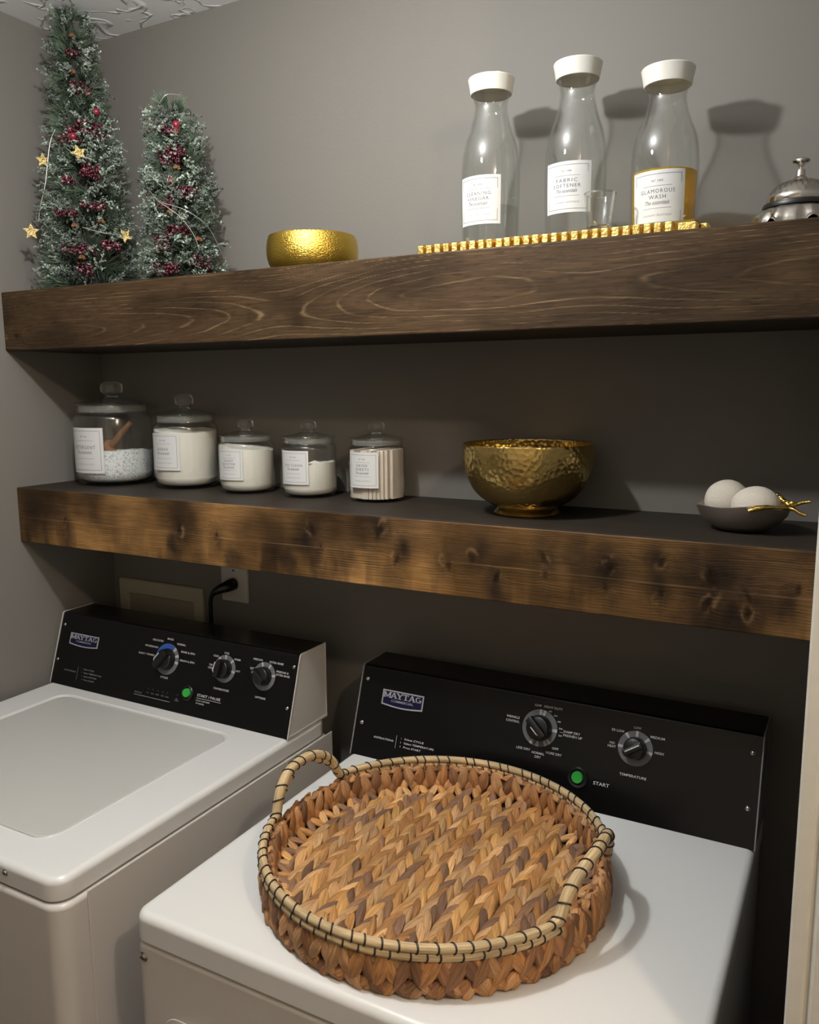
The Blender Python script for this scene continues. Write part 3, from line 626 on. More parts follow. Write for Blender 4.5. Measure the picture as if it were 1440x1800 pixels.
# ------------------------------------------------------------------ woven tray on the dryer
TC = np.array([1.163, -.470, DZ]); TR = .246
tray = thing('woven_tray', 'round tan woven hyacinth tray with two laced handles, standing on the dryer', 'tray', tuple(TC))
PAL = np.array([(184, 138, 84), (172, 124, 70), (158, 112, 66), (198, 152, 96), (140, 104, 72), (180, 140, 92), (166, 116, 62), (126, 94, 68), (190, 142, 80)]) / 255.
PAL = np.where(PAL <= .04045, PAL / 12.92, ((PAL + .055) / 1.055) ** 2.4)
PAL = PAL * [.97, 1.0, 1.16]
class Strands(B):
    def __init__(s): super().__init__(); s.C = []; s.UV = []
    def strand(s, P, L, N, length, width, thick, arch=.004, tilt=0.0, twist=0.0, col=None, k=9, m=10, pin=.75, bend=0.0):
        P = np.array(P, float); L = np.array(L, float); L /= np.linalg.norm(L); N = np.array(N, float); N = N - L * (N @ L); N /= np.linalg.norm(N); W = np.cross(N, L)
        ph = RNG.rand() * 6.28; fold = .10 + .14 * RNG.rand(); loops = []; uv = []; off = RNG.rand(3) * 50; cc = []
        if col is None: col = PAL[RNG.randint(len(PAL))] * (.72 + .55 * RNG.rand())
        for i in range(k):
            u = i / (k - 1); e = max(.10, math.sin(PI * min(max(u, .03), .97)) ** pin); c = P + L * length * (u - .5) + N * (arch * math.sin(PI * u) + tilt * (u - .5)) + W * bend * math.sin(PI * u)
            tw = twist * (u - .5)
            w2 = W * math.cos(tw) + N * math.sin(tw); n2 = N * math.cos(tw) - W * math.sin(tw)
            for j in range(m):
                a = 2 * PI * j / m; f = 1 + fold * math.cos(3 * a + ph + u * 2) * .6 + fold * .5 * math.cos(5 * a + ph * 2)
                loops.append(c + w2 * (width / 2 * e * f * math.cos(a)) + n2 * (thick / 2 * (e ** .6) * f * math.sin(a)))
                uv.append((u * 1.6 + off[0], math.cos(a) * 3.2 + off[1], math.sin(a) * 1.5 + off[2])); cc.append(col)
        F = []
        for i in range(k - 1):
            for j in range(m): F.append((i * m + j, i * m + (j + 1) % m, (i + 1) * m + (j + 1) % m, (i + 1) * m + j))
        F += [tuple(range(m - 1, -1, -1)), tuple((k - 1) * m + j for j in range(m))]
        loops = np.array(loops); loops[:, 2] = np.maximum(loops[:, 2], TC[2] + .0004); s.add(loops, F); s.C += cc; s.UV += uv
    def finish(s, name, m, parent):
        o = s.build(name, m, parent, angle=60); set_col(o, s.C); set_vec(o, s.UV); return o
def pol(a, r, z): return np.array([TC[0] + r * math.cos(a), TC[1] + r * math.sin(a), z])
st = Strands(); fz = DZ + .0105; cw = .0148; pitch = .0225
nc = int(.46 / cw) + 1
for ci in range(nc):
    x = -.23 + ci * cw
    left = ci % 2 == 0
    for ri in range(-12, 13):
        y = ri * pitch + (0 if left else pitch * .5) + RNG.randn() * .0018
        if math.hypot(x, y) > .214: continue
        a = math.radians(90 + (-17 if left else 17) + RNG.randn() * 5)
        st.strand((TC[0] + x + RNG.randn() * .0008, TC[1] + y, fz + RNG.randn() * .0007), (math.cos(a), math.sin(a), 0), (0, 0, 1), .050 + RNG.rand() * .014, .0135 + RNG.rand() * .004, .0105, arch=.0038, tilt=.011, twist=RNG.randn() * .25, bend=RNG.randn() * .001)
nr = 92
for i in range(nr):
    a = 2 * PI * i / nr; s = 1 if i % 2 else -1; tn = np.array([-math.sin(a), math.cos(a), 0]); rd = np.array([math.cos(a), math.sin(a), 0])
    st.strand(pol(a, .219, fz + .0065), rd * .75 + tn * s * .42 + np.array([0, 0, .38]), np.array([0, 0, 1]) - rd * .4, .036 + RNG.rand() * .008, .0125, .008, arch=.002, tilt=.0, twist=RNG.randn() * .3, col=PAL[RNG.randint(len(PAL))] * (.95 + .5 * RNG.rand()))
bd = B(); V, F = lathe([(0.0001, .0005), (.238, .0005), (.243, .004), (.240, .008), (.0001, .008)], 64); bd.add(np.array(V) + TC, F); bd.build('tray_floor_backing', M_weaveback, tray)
st.finish('floor_weave', M_weave, tray)
# side wall: dark backing, inner and outer leaf rows
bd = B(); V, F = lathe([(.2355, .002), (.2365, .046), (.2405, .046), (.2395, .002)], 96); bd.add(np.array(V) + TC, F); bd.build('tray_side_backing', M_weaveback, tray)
st = Strands(); ORANGE = np.array([(186, 133, 80), (172, 120, 70), (194, 144, 92), (154, 108, 68), (180, 136, 90), (136, 96, 64)]) / 255.
ORANGE = ((ORANGE + .055) / 1.055) ** 2.4
ORANGE = ORANGE * [.95, .98, 1.14]
def oc(): return ORANGE[RNG.randint(len(ORANGE))] * (.75 + .5 * RNG.rand())
ns = 52
for i in range(ns):
    a = 2 * PI * (i + RNG.randn() * .08) / ns
    for k, (da, sl, r, z, ln, wd, th) in enumerate(((-.030, .50, .2460, .034, .050, .0180, .0100), (.030, -.40, .2445, .035, .048, .0190, .0095), (.0, .06, .2425, .041, .034, .0230, .008), (.06, -.05, .2425, .040, .034, .0230, .008))):
        aa = a + da + RNG.randn() * .006; tn = np.array([-math.sin(aa), math.cos(aa), 0]); rd = np.array([math.cos(aa), math.sin(aa), 0])
        st.strand(pol(aa, r, DZ + z + RNG.randn() * .001), np.array([0, 0, 1]) + tn * (sl + RNG.randn() * .12) - rd * .05, rd, ln * (.88 + .2 * RNG.rand()), wd * (.8 + .4 * RNG.rand()), th, arch=.0028, tilt=-.003 if k < 2 else 0, twist=RNG.randn() * .35, col=oc(), pin=.6)
    for da, sl in ((-.03, .95), (.03, -.95), (.0, .5), (.06, -.5)):
        aa = a + da + .028; tn = np.array([-math.sin(aa), math.cos(aa), 0]); rd = np.array([math.cos(aa), math.sin(aa), 0])
        st.strand(pol(aa, .2428 + RNG.randn() * .001, DZ + .0115 + RNG.randn() * .0012), np.array([0, 0, 1]) * .75 + tn * (sl + RNG.randn() * .15) - rd * .25, rd, .025 + RNG.rand() * .007, .0155, .0115, arch=.002, col=oc(), pin=.55)
st.finish('outer_weave', M_weave, tray)
st = Strands()
for i in range(76):
    a = 2 * PI * (i + RNG.randn() * .1) / 76; tn = np.array([-math.sin(a), math.cos(a), 0]); rd = np.array([math.cos(a), math.sin(a), 0]); s = 1 if i % 2 else -1
    st.strand(pol(a, .2335, DZ + .037), np.array([0, 0, 1]) + tn * (s * .22 + RNG.randn() * .08), -rd, .038 + RNG.rand() * .006, .0185, .009, arch=.002, twist=RNG.randn() * .3, col=oc(), pin=.5)
    st.strand(pol(a + .04, .2320, DZ + .024), np.array([0, 0, 1]) + tn * (-s * .30) + rd * .25, -rd, .030, .0145, .008, arch=.002, col=oc())
    # leaf ends folded over the top edge under the rim
    st.strand(pol(a, .2390, DZ + .0505), tn * 1.0 + rd * s * .5, (0, 0, 1), .026, .013, .009, arch=.0015, col=oc())
st.finish('inner_weave', M_weave, tray)
# rim: two rush coils laced with dark thread, lifted into two arched handles
RUSH = np.array([(204, 182, 146), (196, 172, 132), (206, 186, 150)]) / 255.; RUSH = ((RUSH + .055) / 1.055) ** 2.4
HA = [(math.radians(176.5), math.radians(21)), (math.radians(-3.5), math.radians(24))]
def coil(path, r, name, closed=False, taper=True):
    P = np.array(path); m = len(P); n = 14; R = np.full(m, r)
    if taper and not closed:
        for i in range(4): R[i] *= (.55, .75, .9, .97)[i]; R[m - 1 - i] *= (.55, .75, .9, .97)[i]
    V, F = tube(P, R, n, closed); bd = B(); bd.add(V, F); o = bd.build(name, M_rush, tray, angle=75)
    d = np.concatenate([[0], np.cumsum(np.linalg.norm(np.diff(P, axis=0), axis=1))]); uv = []; cc = []
    for i in range(m):
        for j in range(n): uv.append((d[i] * 26, 5.5 * math.cos(2 * PI * j / n), 5.5 * math.sin(2 * PI * j / n))); cc.append(RUSH[1] * (.85 + .3 * vnoise(np.array([d[i] * 30]), np.array([0.]), 77)[0]))
    set_col(o, cc); set_vec(o, uv)
    # lacing
    bd = B(); step = .0205; k = max(2, int(d[-1] / step)); tt = (np.arange(k) + .5 + .12 * RNG.randn(k)) * d[-1] / k
    for t in tt:
        i = int(np.searchsorted(d, t)) - 1; i = min(max(i, 0), m - 2); f = (t - d[i]) / (d[i + 1] - d[i]); c = P[i] * (1 - f) + P[i + 1] * f; T = P[i + 1] - P[i]; T /= np.linalg.norm(T)
        side = np.cross(T, [0, 0, 1]); nn = np.linalg.norm(side); side = side / nn if nn > .2 else np.array([T[1], -T[0], 0]) ; upv = np.cross(side, T)
        rr = np.interp(t, d, R) + .0004
        lp = [c + rr * (math.cos(q) * side + math.sin(q) * upv) + T * (.0032 * math.cos(q) + .0012 * math.sin(q)) for q in np.linspace(0, 2 * PI, 16, endpoint=False)]
        bd.add(*tube(lp, .00120, 6, True))
    bd.build('lacing', M_lace, o)
    return o
(a1, w1), (a2, w2) = HA
def arc(a0, b0, r, z, n=90): return [pol(a0 + (b0 - a0) * i / n, r, DZ + z) for i in range(n + 1)]
coil(arc(a2 + w2 - .02, a1 - w1 + .02, TR, .0645), .0058, 'rim_coil'); coil(arc(a1 + w1 - .02, a2 + 2 * PI - w2 + .02, TR, .0645), .0058, 'rim_coil')
coil(arc(a2 + w2 - .06, a1 - w1 + .05, TR + .0006, .0545), .0056, 'rim_coil'); coil(arc(a1 + w1 - .05, a2 + 2 * PI - w2 + .06, TR + .0006, .0545), .0056, 'rim_coil')
for a, wd in HA:
    P = []
    for i in range(61):
        s = -1 + 2 * i / 60; s2 = max(-1, min(1, s * 1.16)); h = .055 * (max(0, 1 - abs(s2) ** 2.6)) ** .55
        P.append(pol(a + wd * (s if abs(s) > .86 else s * (1 - .05 * (1 - abs(s) / .86))), TR - .001, DZ + .0645 + h))
    P = np.array(P)
    for _ in range(3): P[1:-1] = (P[:-2] + 2 * P[1:-1] + P[2:]) / 4
    coil(P, .0077, 'handle')
    Q = P[5:-5].copy(); Q[:, 2] -= .0085; Q[:, :2] += (TC[:2] - Q[:, :2]) * .01
    half = len(Q) // 3
    coil(Q[:half], .0045, 'handle_coil'); coil(Q[-half:], .0045, 'handle_coil')

# ------------------------------------------------------------------ jars on the lower shelf
def curve_map(cx, cy, rfun, az, z0, e):
    """flat (x, y) -> wrapped round the vessel, az = direction faced (0 = towards the room)"""
    def f(x, y):
        r = rfun(z0 + y) + e; th = az + x / rfun(z0); return np.stack([cx + r * np.sin(th), cy - r * np.cos(th), z0 + y], 1)
    return f
def label_on(parent, cx, cy, rfun, az, z0, wd, ht, no, lines, tilt=0.0):
    nx, ny = 22, 8; X, Y = np.meshgrid(np.linspace(-wd / 2, wd / 2, nx), np.linspace(-ht / 2, ht / 2, ny))
    mk = lambda e: (lambda x, y: curve_map(cx, cy, rfun, az, z0, e)(x * math.cos(tilt) - y * math.sin(tilt), x * math.sin(tilt) + y * math.cos(tilt)))
    A = mk(.0006)(X.ravel(), Y.ravel()); C = mk(.0002)(X.ravel(), Y.ravel()); N = nx * ny; F = []
    for i in range(ny - 1):
        for j in range(nx - 1): q = i * nx + j; F.append((q, q + 1, q + nx + 1, q + nx)); F.append((N + q, N + q + nx, N + q + nx + 1, N + q + 1))
    ed = [j for j in range(nx)] + [i * nx + nx - 1 for i in range(1, ny)] + [N - 1 - j for j in range(1, nx)] + [i * nx for i in range(ny - 2, 0, -1)]
    for a, b_ in zip(ed, ed[1:] + ed[:1]): F.append((a, a + N, b_ + N, b_))
    lab = B().add(np.concatenate([A, C]), F).build('label', M_paper, parent, angle=60)
    bd = B(); mf = mk(.00075)
    def line(x0, x1, y0, y1, mi):
        n = 16 if abs(x1 - x0) > abs(y1 - y0) else 6; xs = np.linspace(x0, x1, n); ys = np.linspace(y0, y1, n)
        bd.add(np.concatenate([mf(xs, np.full(n, y0)), mf(xs, np.full(n, y1))]), [(i, i + 1, n + i + 1, n + i) for i in range(n - 1)], mi)
    t = wd * .011; ix, iy = wd * .435, ht * .435
    line(-ix, ix, iy - t, iy, 1); line(-ix, ix, -iy, -iy + t, 1); line(-ix, -ix + t, -iy, iy, 1); line(ix - t, ix, -iy, iy, 1)
    put_text(bd, mf, 'N\u00b0 ' + no, 0, ht * .31, ht * .035, wd * .20, .01)
    line(-wd * .26, wd * .26, ht * .215, ht * .215 + t * .7, 1); line(-wd * .26, wd * .26, -ht * .18, -ht * .18 + t * .7, 1)
    ch = ht * (.072 if len(lines) == 2 else .078); y = ht * (.13 if len(lines) == 2 else .075)
    for s in lines: put_text(bd, mf, s, 0, y, ch, wd * min(.62, .068 * len(s) + .03), .0, 1.25); y -= ch * 1.45
    put_text(bd, mf, 'The essentials', 0, y + ht * .005, ht * .075, wd * .44, .0, 1.0, .45)
    put_text(bd, mf, 'LAUNDRY BOUTIQUE', 0, -ht * .30, ht * .034, wd * .52, .0, 1.2, 0, 1)
    bd.build('label_lettering', [M_ink, M_inkl], lab, smooth=False)
    return lab
def make_jar(label, cx, cy, R, Hh, no, lines, lw, lh, lz, az=0.0, tilt=0.0):
    root = thing('glass_jar', label, 'jar', (cx, cy, Z2T), 'lidded laundry jars on the lower shelf'); c = (cx, cy, Z2T)
    P = [(.001, 0), (.78, 0), (.88, .010), (.955, .04), (.985, .085), (1.0, .16), (1.0, .60), (.992, .645), (.965, .672), (.915, .688), (.89, .698), (.885, .712), (.905, .722), (.91, .735), (.905, .750), (.885, .757), (.885, .768)]
    I = [(.850, .768), (.845, .70), (.925, .665), (.960, .635), (.965, .16), (.93, .06), (.80, .035), (.001, .032)]
    pr = [(r * R, z * Hh) for r, z in P + I]; V, F = lathe(pr, 56, c=c); B().add(V, F).build('jar_body', M_glass_jar, root, angle=35)
    L = [(.001, .8485), (.13, .8475), (.30, .842), (.50, .826), (.62, .812), (.68, .806), (.90, .796), (.945, .790), (.955, .782), (.945, .775), (.885, .7715), (.84, .768), (.83, .755), (.80, .752), (.78, .775), (.60, .800), (.30, .830), (.001, .836)]
    V, F = lathe([(r * R, z * Hh) for r, z in L], 56, c=c); lid = B().add(V, F).build('lid', M_glass_jar, root, angle=35)
    V, F = lathe([(r * R, z * Hh) for r, z in ((.842, .706), (.846, .766), (.838, .766), (.834, .706))], 56, c=c); B().add(V, F + [(3 * 56 + j, 3 * 56 + (j + 1) % 56, (j + 1) % 56, j) for j in range(56)]).build('ground_neck', M_frost, lid)
    K = smoothprof([(.185, .842), (.150, .852), (.140, .862), (.20, .872), (.262, .895), (.280, .935), (.262, .972), (.19, .994), (.08, 1.0), (.001, 1.0)], 4)
    V, F = lathe([(max(r, .001) * R, z * Hh) for r, z in K], 32, True, True, c=c); B().add(V, F).build('lid_knob', M_knob, lid)
    zs = np.array([z * Hh for r, z in P[1:10]]); rs = np.array([r * R for r, z in P[1:10]])
    label_on(root, cx, cy, lambda z: np.interp(np.asarray(z) - Z2T, zs, rs), az, Z2T + lz, lw, lh, no, lines, tilt)
    return root
def powder(name, label, cx, cy, R, z0, zt, m, slope=(0, 0), amp=.004, seed=1, bump=None, cat='powder'):
    n, k = 48, 16; loops = [[(cx + R * .78 * math.cos(2 * PI * j / n), cy + R * .78 * math.sin(2 * PI * j / n), z0) for j in range(n)], [(cx + R * .93 * math.cos(2 * PI * j / n), cy + R * .93 * math.sin(2 * PI * j / n), z0 + R * .08) for j in range(n)], [(cx + R * math.cos(2 * PI * j / n), cy + R * math.sin(2 * PI * j / n), z0 + R * .25) for j in range(n)]]
    for i in range(k):
        r = R * (1 - i / (k - .4)); lp = []
        for j in range(n):
            a = 2 * PI * j / n; x, y = r * math.cos(a), r * math.sin(a); h = zt + slope[0] * x + slope[1] * y + amp * 2 * float(fbm(np.array([x * 38 + 9]), np.array([y * 38 + 7]), seed)[0] - .5) * (1 if i else .8)
            if bump: h += bump[3] * math.exp(-((x - bump[0]) ** 2 + (y - bump[1]) ** 2) / bump[2] ** 2)
            lp.append((cx + x, cy + y, h))
        loops.append(lp)
    V, F = loft(loops, True, True); o = B().add(V, F).build(name, m, angle=70)
    return tag(o, label, cat, kind='stuff')
J = [(.1365, -.0955, .0885, .236), (.3420, -.0775, .0715, .207), (.5230, -.0880, .0590, .154), (.6830, -.0850, .0562, .154), (.8400, -.0785, .0562, .154)]
make_jar('largest glass jar at the left wall, with white label reading DETERGENT', *J[0], '01', ['DETERGENT'], .100, .102, .082)
make_jar('tall glass jar full of ivory powder, second from left, label reading BORAX', *J[1], '02', ['BORAX'], .080, .080, .083)
make_jar('small glass jar with label reading SCENT BOOSTER, filled to the shoulder', *J[2], '03', ['SCENT', 'BOOSTER'], .064, .064, .062)
make_jar('small glass jar half full of powder, label reading OXI CLEAN', *J[3], '04', ['OXI CLEAN'], .066, .067, .062)
make_jar('small glass jar of folded sheets, rightmost of the jars, label reading DRYER SHEETS', *J[4], '05', ['DRYER', 'SHEETS'], .066, .068, .063)
def fl(i): return Z2T + J[i][3] * .036
powder('laundry_powder', 'white detergent with blue flecks lying in the largest jar', J[0][0], J[0][1], J[0][2] * .955, fl(0), Z2T + .075, M_det, (.08, -.02), .007, 3)
powder('laundry_powder', 'ivory powder filling the BORAX jar up to its shoulder', J[1][0], J[1][1], J[1][2] * .955, fl(1), Z2T + .127, M_borax, (-.03, .02), .006, 5)
powder('laundry_powder', 'ivory powder sloping down to the right in the SCENT BOOSTER jar', J[2][0], J[2][1], J[2][2] * .955, fl(2), Z2T + .0955, M_borax, (-.10, -.03), .004, 8)
powder('laundry_powder', 'ivory powder heaped in a bump in the half full OXI CLEAN jar', J[3][0], J[3][1], J[3][2] * .955, fl(3), Z2T + .064, M_borax, (.10, .02), .005, 9, (.020, -.012, .016, .009))
# folded dryer sheets standing on edge
bd = B(); cx, cy, R = J[4][0], J[4][1], J[4][2] * .90; zb = fl(4) + .001
for i in range(15):
    u = (i + .5) / 15 * 2 - 1; x = u * R * .97; hy = math.sqrt(max(0, R * R - x * x)) * .97; pts = []
    if u < -.1: hy *= .96
    n = 7; zt = Z2T + .1005 - .003 * RNG.rand() - (.012 if -.55 < u < -.25 else 0)
    for j in range(n): t = -1 + 2 * j / (n - 1); pts.append((cx + x * (1 - .0 * t) + .0012 * math.sin(3 * t + i), cy + t * hy))
    th = .0030; lp = [[(px - th, py, z) for px, py in pts] + [(px + th, py, z) for px, py in reversed(pts)] for z in (zb, (zb + zt) / 2, zt - .001, zt)]
    bd.add(*loft(lp))
tag(bd.build('folded_dryer_sheets', M_sheets), 'tan folded sheets standing upright inside the DRYER SHEETS jar', 'dryer sheets', kind='stuff')
# wooden scoop in the detergent
scp = thing('wooden_scoop', 'dark wooden scoop with slanting handle, lying in the DETERGENT jar', 'scoop', (.150, -.112, Z2T + .085))
V, F = tube([(.150, -.118, Z2T + .088), (.166, -.122, Z2T + .100), (.186, -.118, Z2T + .120), (.206, -.108, Z2T + .143)], [.005, .0062, .0068, .0058], 12); B().add(V, F).build('handle', M_scoop, scp)
V, F = lathe([(.004, 0), (.016, .002), (.020, .012), (.021, .040), (.019, .040), (.018, .013), (.013, .005), (.001, .004)], 24)
f = Fr((.150, -.118, Z2T + .089), (0, .9, .44), (-.45, -.39, .80), (-.89, .2, -.41)); B().add(f(V), F).build('scoop_bowl', M_scoop, scp)

# hammered bowl, dish of wool balls
hb = (1.1665, -.1165, Z2T); root = thing('hammered_bowl', 'large hammered brass footed bowl on the lower shelf', 'bowl', hb)
pr = smoothprof([(.040, .0105), (.060, .0160), (.088, .036), (.106, .066), (.1125, .098), (.1125, .122)], 7); inn = [(r - .002, z + .0012) for r, z in reversed(pr)]; inn = [(r, min(z, .1215)) for r, z in inn] + [(.001, .0135)]
V, F = lathe([(.001, .0095)] + pr + [(.1122, .1226), (.1112, .1226)] + inn, 96, c=hb); B().add(V, F).build('bowl_body', M_gold_ham, root)
V, F = lathe([(.050, .0), (.0565, .0), (.0575, .003), (.054, .007), (.050, .011), (.052, .0155), (.046, .015), (.047, .009), (.0495, .004)], 64, c=hb); V2, F2 = V, F
B().add(V, F + [tuple((8 * 64 + j, 8 * 64 + (j + 1) % 64, (j + 1) % 64, j)) for j in range(64)]).build('bowl_foot', M_gold_foot, root)
ds = (1.518, -.127, Z2T); dish = thing('metal_dish', 'small dark metal dish with gold twig on its rim, holding two wool balls', 'dish', ds)
n = 64; loops = []
for r, z in [(.001, .0006), (.026, 0), (.032, .0015), (.050, .012), (.061, .026), (.0655, .040), (.0640, .0408), (.0590, .027), (.047, .0135), (.030, .0042), (.001, .0035)]:
    loops.append([(ds[0] + r * (1.03 + .02 * math.cos(3 * t + 1)) * math.cos(t), ds[1] + r * (.97 + .02 * math.cos(2 * t)) * math.sin(t), ds[2] + z * (1 + (.06 * math.cos(2 * t + 2.6) + .03 * math.cos(5 * t) if z > .02 else 0))) for t in [2 * PI * j / n for j in range(n)]])
B().add(*loft(loops, False, False)).build('dish_body', M_gunmetal, dish)
tw = B(); a = lambda *p: [(x, y, Z2T + z) for x, y, z in p]
tw.add(*tube(a((1.533, -.190, .0385), (1.543, -.188, .0425), (1.556, -.184, .0445), (1.568, -.176, .0440), (1.579, -.165, .0425), (1.586, -.152, .0430)), [.0028, .0042, .0036, .0022, .0026, .0038], 8))
tw.add(*tube(a((1.584, -.155, .043), (1.592, -.150, .0465), (1.602, -.149, .0500), (1.612, -.150, .0520)), [.004, .0028, .0024, .0018], 8))
tw.add(*tube(a((1.583, -.157, .042), (1.592, -.160, .0405), (1.598, -.162, .0365), (1.607, -.163, .0335)), [.0036, .0028, .0026, .0022], 8))
tw.add(*tube(a((1.586, -.152, .043), (1.576, -.146, .0500), (1.568, -.142, .0545), (1.561, -.140, .0575)), [.004, .0045, .0036, .0018], 8))
for x, y, z in ((1.571, -.144, .055), (1.577, -.150, .051), (1.566, -.138, .058), (1.582, -.148, .049), (1.588, -.150, .049)): tw.add(*ball((x, y, Z2T + z), .0036, 8, 5, (1.3, 1, .8)))
tw.build('gold_twig', M_gold_twig, dish, angle=60)
for nm, lab, c, s in (('dryer_ball', 'cream wool dryer ball at the left in the dark dish, rear of the two', (1.492, -.104, Z2T + .0405), (1.02, 1, 1.0)), ('dryer_ball', 'cream wool dryer ball at the front right in the dark dish, beside the gold twig', (1.5385, -.146, Z2T + .0385), (1.08, 1, .96))):
    V, F = ball((0, 0, 0), .0330, 32, 20, s); V = np.array(V); V *= (1 + .02 * (fbm(V[:, 0] * 60 + 5, V[:, 2] * 60 + V[:, 1] * 40, 13) - .5))[:, None]
    tag(B().add(V + c, F).build(nm, M_wool), lab, 'wool ball', 'wool balls in the dark dish')

# ------------------------------------------------------------------ upper shelf: bowl, gold tray, carafes, glass, bell
ub = (.742, -.140, Z1T); root = thing('gold_bowl', 'low round textured gold bowl alone on the upper shelf', 'bowl', ub)
pr = smoothprof([(.060, .0), (.070, .0035), (.0805, .016), (.0855, .034), (.0850, .054), (.0815, .068)], 6); V, F = lathe([(.001, 0)] + pr + [(.0805, .0688), (.0795, .0680)] + [(r - .0025, max(z, .004)) for r, z in reversed(pr)] + [(.001, .004)], 80, c=ub); B().add(V, F).build('bowl_body', M_gold_bowl, root)
TZ = Z1T + .0165
gt = thing('studded_tray', 'narrow gold tray edged with square studs, under the three carafes', 'tray', (1.237, -.160, Z1T))
B().add(*slab_xy(1.026, 1.452, -.240, -.066, .006, [(0, Z1T + .001), (0, TZ - .001), (.001, TZ)], 4)).build('tray_plate', M_gold_foot, gt, smooth=False)
def stud(x, y, sx=.0108, sy=.011, hz=.0128):
    V, F = slab(sx, sy, .0018, edge_levels(0, hz, .0012, 2), 2); a_ = RNG.randn() * .05; V = np.array(V); V = np.stack([V[:, 0] * math.cos(a_) - V[:, 1] * math.sin(a_), V[:, 0] * math.sin(a_) + V[:, 1] * math.cos(a_), V[:, 2]], 1)
    B().add(V + [x, y, Z1T + .0008 + RNG.rand() * .0008], F).build('stud', M_gold_stud, gt, smooth=False)
for i in range(27): stud(1.0285 + i * .01495 + RNG.randn() * .0004, -.2455, .0098 + .0016 * RNG.rand())
for i in range(9):
    stud(1.0200, -.228 + i * .0178, .0105); 
    if i: stud(1.4575, -.228 + i * .0178, .0105)
stud(1.4415, -.2455, .0250, .011, .0105)
CP = [(.0405, 0), (.0445, .0012), (.0460, .006), (.0468, .020), (.0482, .073), (.0485, .122), (.0466, .154), (.0424, .177), (.0358, .197), (.0305, .216), (.0268, .236), (.0278, .249), (.0322, .262)]
CPs = smoothprof(CP, 5); cz = np.array([p[1] for p in CPs]); cr = np.array([p[0] for p in CPs])
def make_carafe(label, cx, cy, sr, sh, no, lines, lz, az, lw=.077, lh=.076, tilt=0):
    c = (cx, cy, TZ); root = thing('glass_carafe', label, 'carafe', c, 'carafes on the gold tray')
    out = [(r * sr, z * sh) for r, z in CPs]; inn = [(r * sr - .0022, max(z * sh, .004)) for r, z in reversed(CPs)]
    V, F = lathe([(.001, 0)] + out + inn + [(.001, .004)], 64, c=c); B().add(V, F).build('bottle', M_glass, root)
    z0 = .2610 * sh; pr = [(.001, z0 + .012), (.0300, z0 + .012), (.0324, z0 + .001), (.0330, z0 - .001), (.0338, z0 - .0005), (.0345, z0 + .003), (.0358, z0 + .011), (.0376, z0 + .0195), (.0382, z0 + .0222), (.0374, z0 + .0236), (.001, z0 + .0240)]
    V, F = lathe([(r * sr, z) for r, z in pr], 56, True, True, c=c); cap = B().add(V, F).build('cap', M_lidwhite, root)
    V, F = slab(.038, .026, .010, edge_levels(0, .008, .003), 5); B().add(np.array(V) + [cx + .002, cy, TZ + z0 + .0236], F).build('cap_button', M_lidwhite, cap)
    label_on(root, cx, cy, lambda z: np.interp((np.asarray(z) - TZ) / sh, cz, cr) * sr, az, TZ + lz, lw, lh, no, lines, tilt)
    return root
C3 = [(1.0985, -.130, 1.0, .948), (1.2405, -.118, 1.0, .958), (1.3830, -.132, 1.02, .815)]
make_carafe('clear carafe with shallow clear liquid, label reading CLEANING VINEGAR', *C3[0], '101', ['CLEANING', 'VINEGAR'], .074, -.05)
make_carafe('clear empty carafe between the other two carafes, label reading FABRIC SOFTENER', *C3[1], '102', ['FABRIC', 'SOFTENER'], .080, .02)
make_carafe('carafe half full of amber liquid, label reading GLAMOROUS WASH', *C3[2], '103', ['GLAMOROUS', 'WASH'], .045, .02, .080, .079, .02)
def liquid(label, i, level, m, name):
    cx, cy, sr, sh = C3[i]; pr = [(.001, .0045)] + [(r * sr - .0026, max(z * sh, .0045)) for r, z in CPs if z * sh < level]; re = float(np.interp(level / sh, cz, cr)) * sr - .0026
    V, F = lathe(pr + [(re, level), (.001, level)], 56, c=(cx, cy, TZ)); return tag(B().add(V, F).build(name, m), label, 'liquid', kind='stuff')
liquid('clear vinegar in the bottom of the CLEANING VINEGAR carafe', 0, .067, M_water, 'vinegar')
liquid('amber yellow liquid half filling the GLAMOROUS WASH carafe', 2, .088, M_amber, 'amber_wash')
sg = (1.3060, -.2040, TZ); V, F = lathe([(.001, 0), (.0165, 0), (.0178, .0015), (.0185, .006), (.0232, .0545), (.0228, .0558), (.0218, .0555), (.0172, .0125), (.0150, .0095), (.001, .0085)], 48, c=(0, 0, 0))
sgr = thing('shot_glass', 'small empty clear shot glass on the gold tray, beside the middle carafe', 'glass', sg); B().add(np.array(V) + sg, F).build('glass_wall', M_glass_jar, sgr)
V, F = lathe([(.0166, .0003), (.0180, .0016), (.0184, .0060), (.0176, .0088), (.0150, .0094)], 40, True, True, c=sg); B().add(V, F).build('glass_base', M_shot, sgr)
V, F = tube([(sg[0] + .02255 * math.cos(t), sg[1] + .02255 * math.sin(t), sg[2] + .0552) for t in np.linspace(0, 2 * PI, 48, endpoint=False)], .0011, 8, True); B().add(V, F).build('glass_rim', M_shot, sgr)
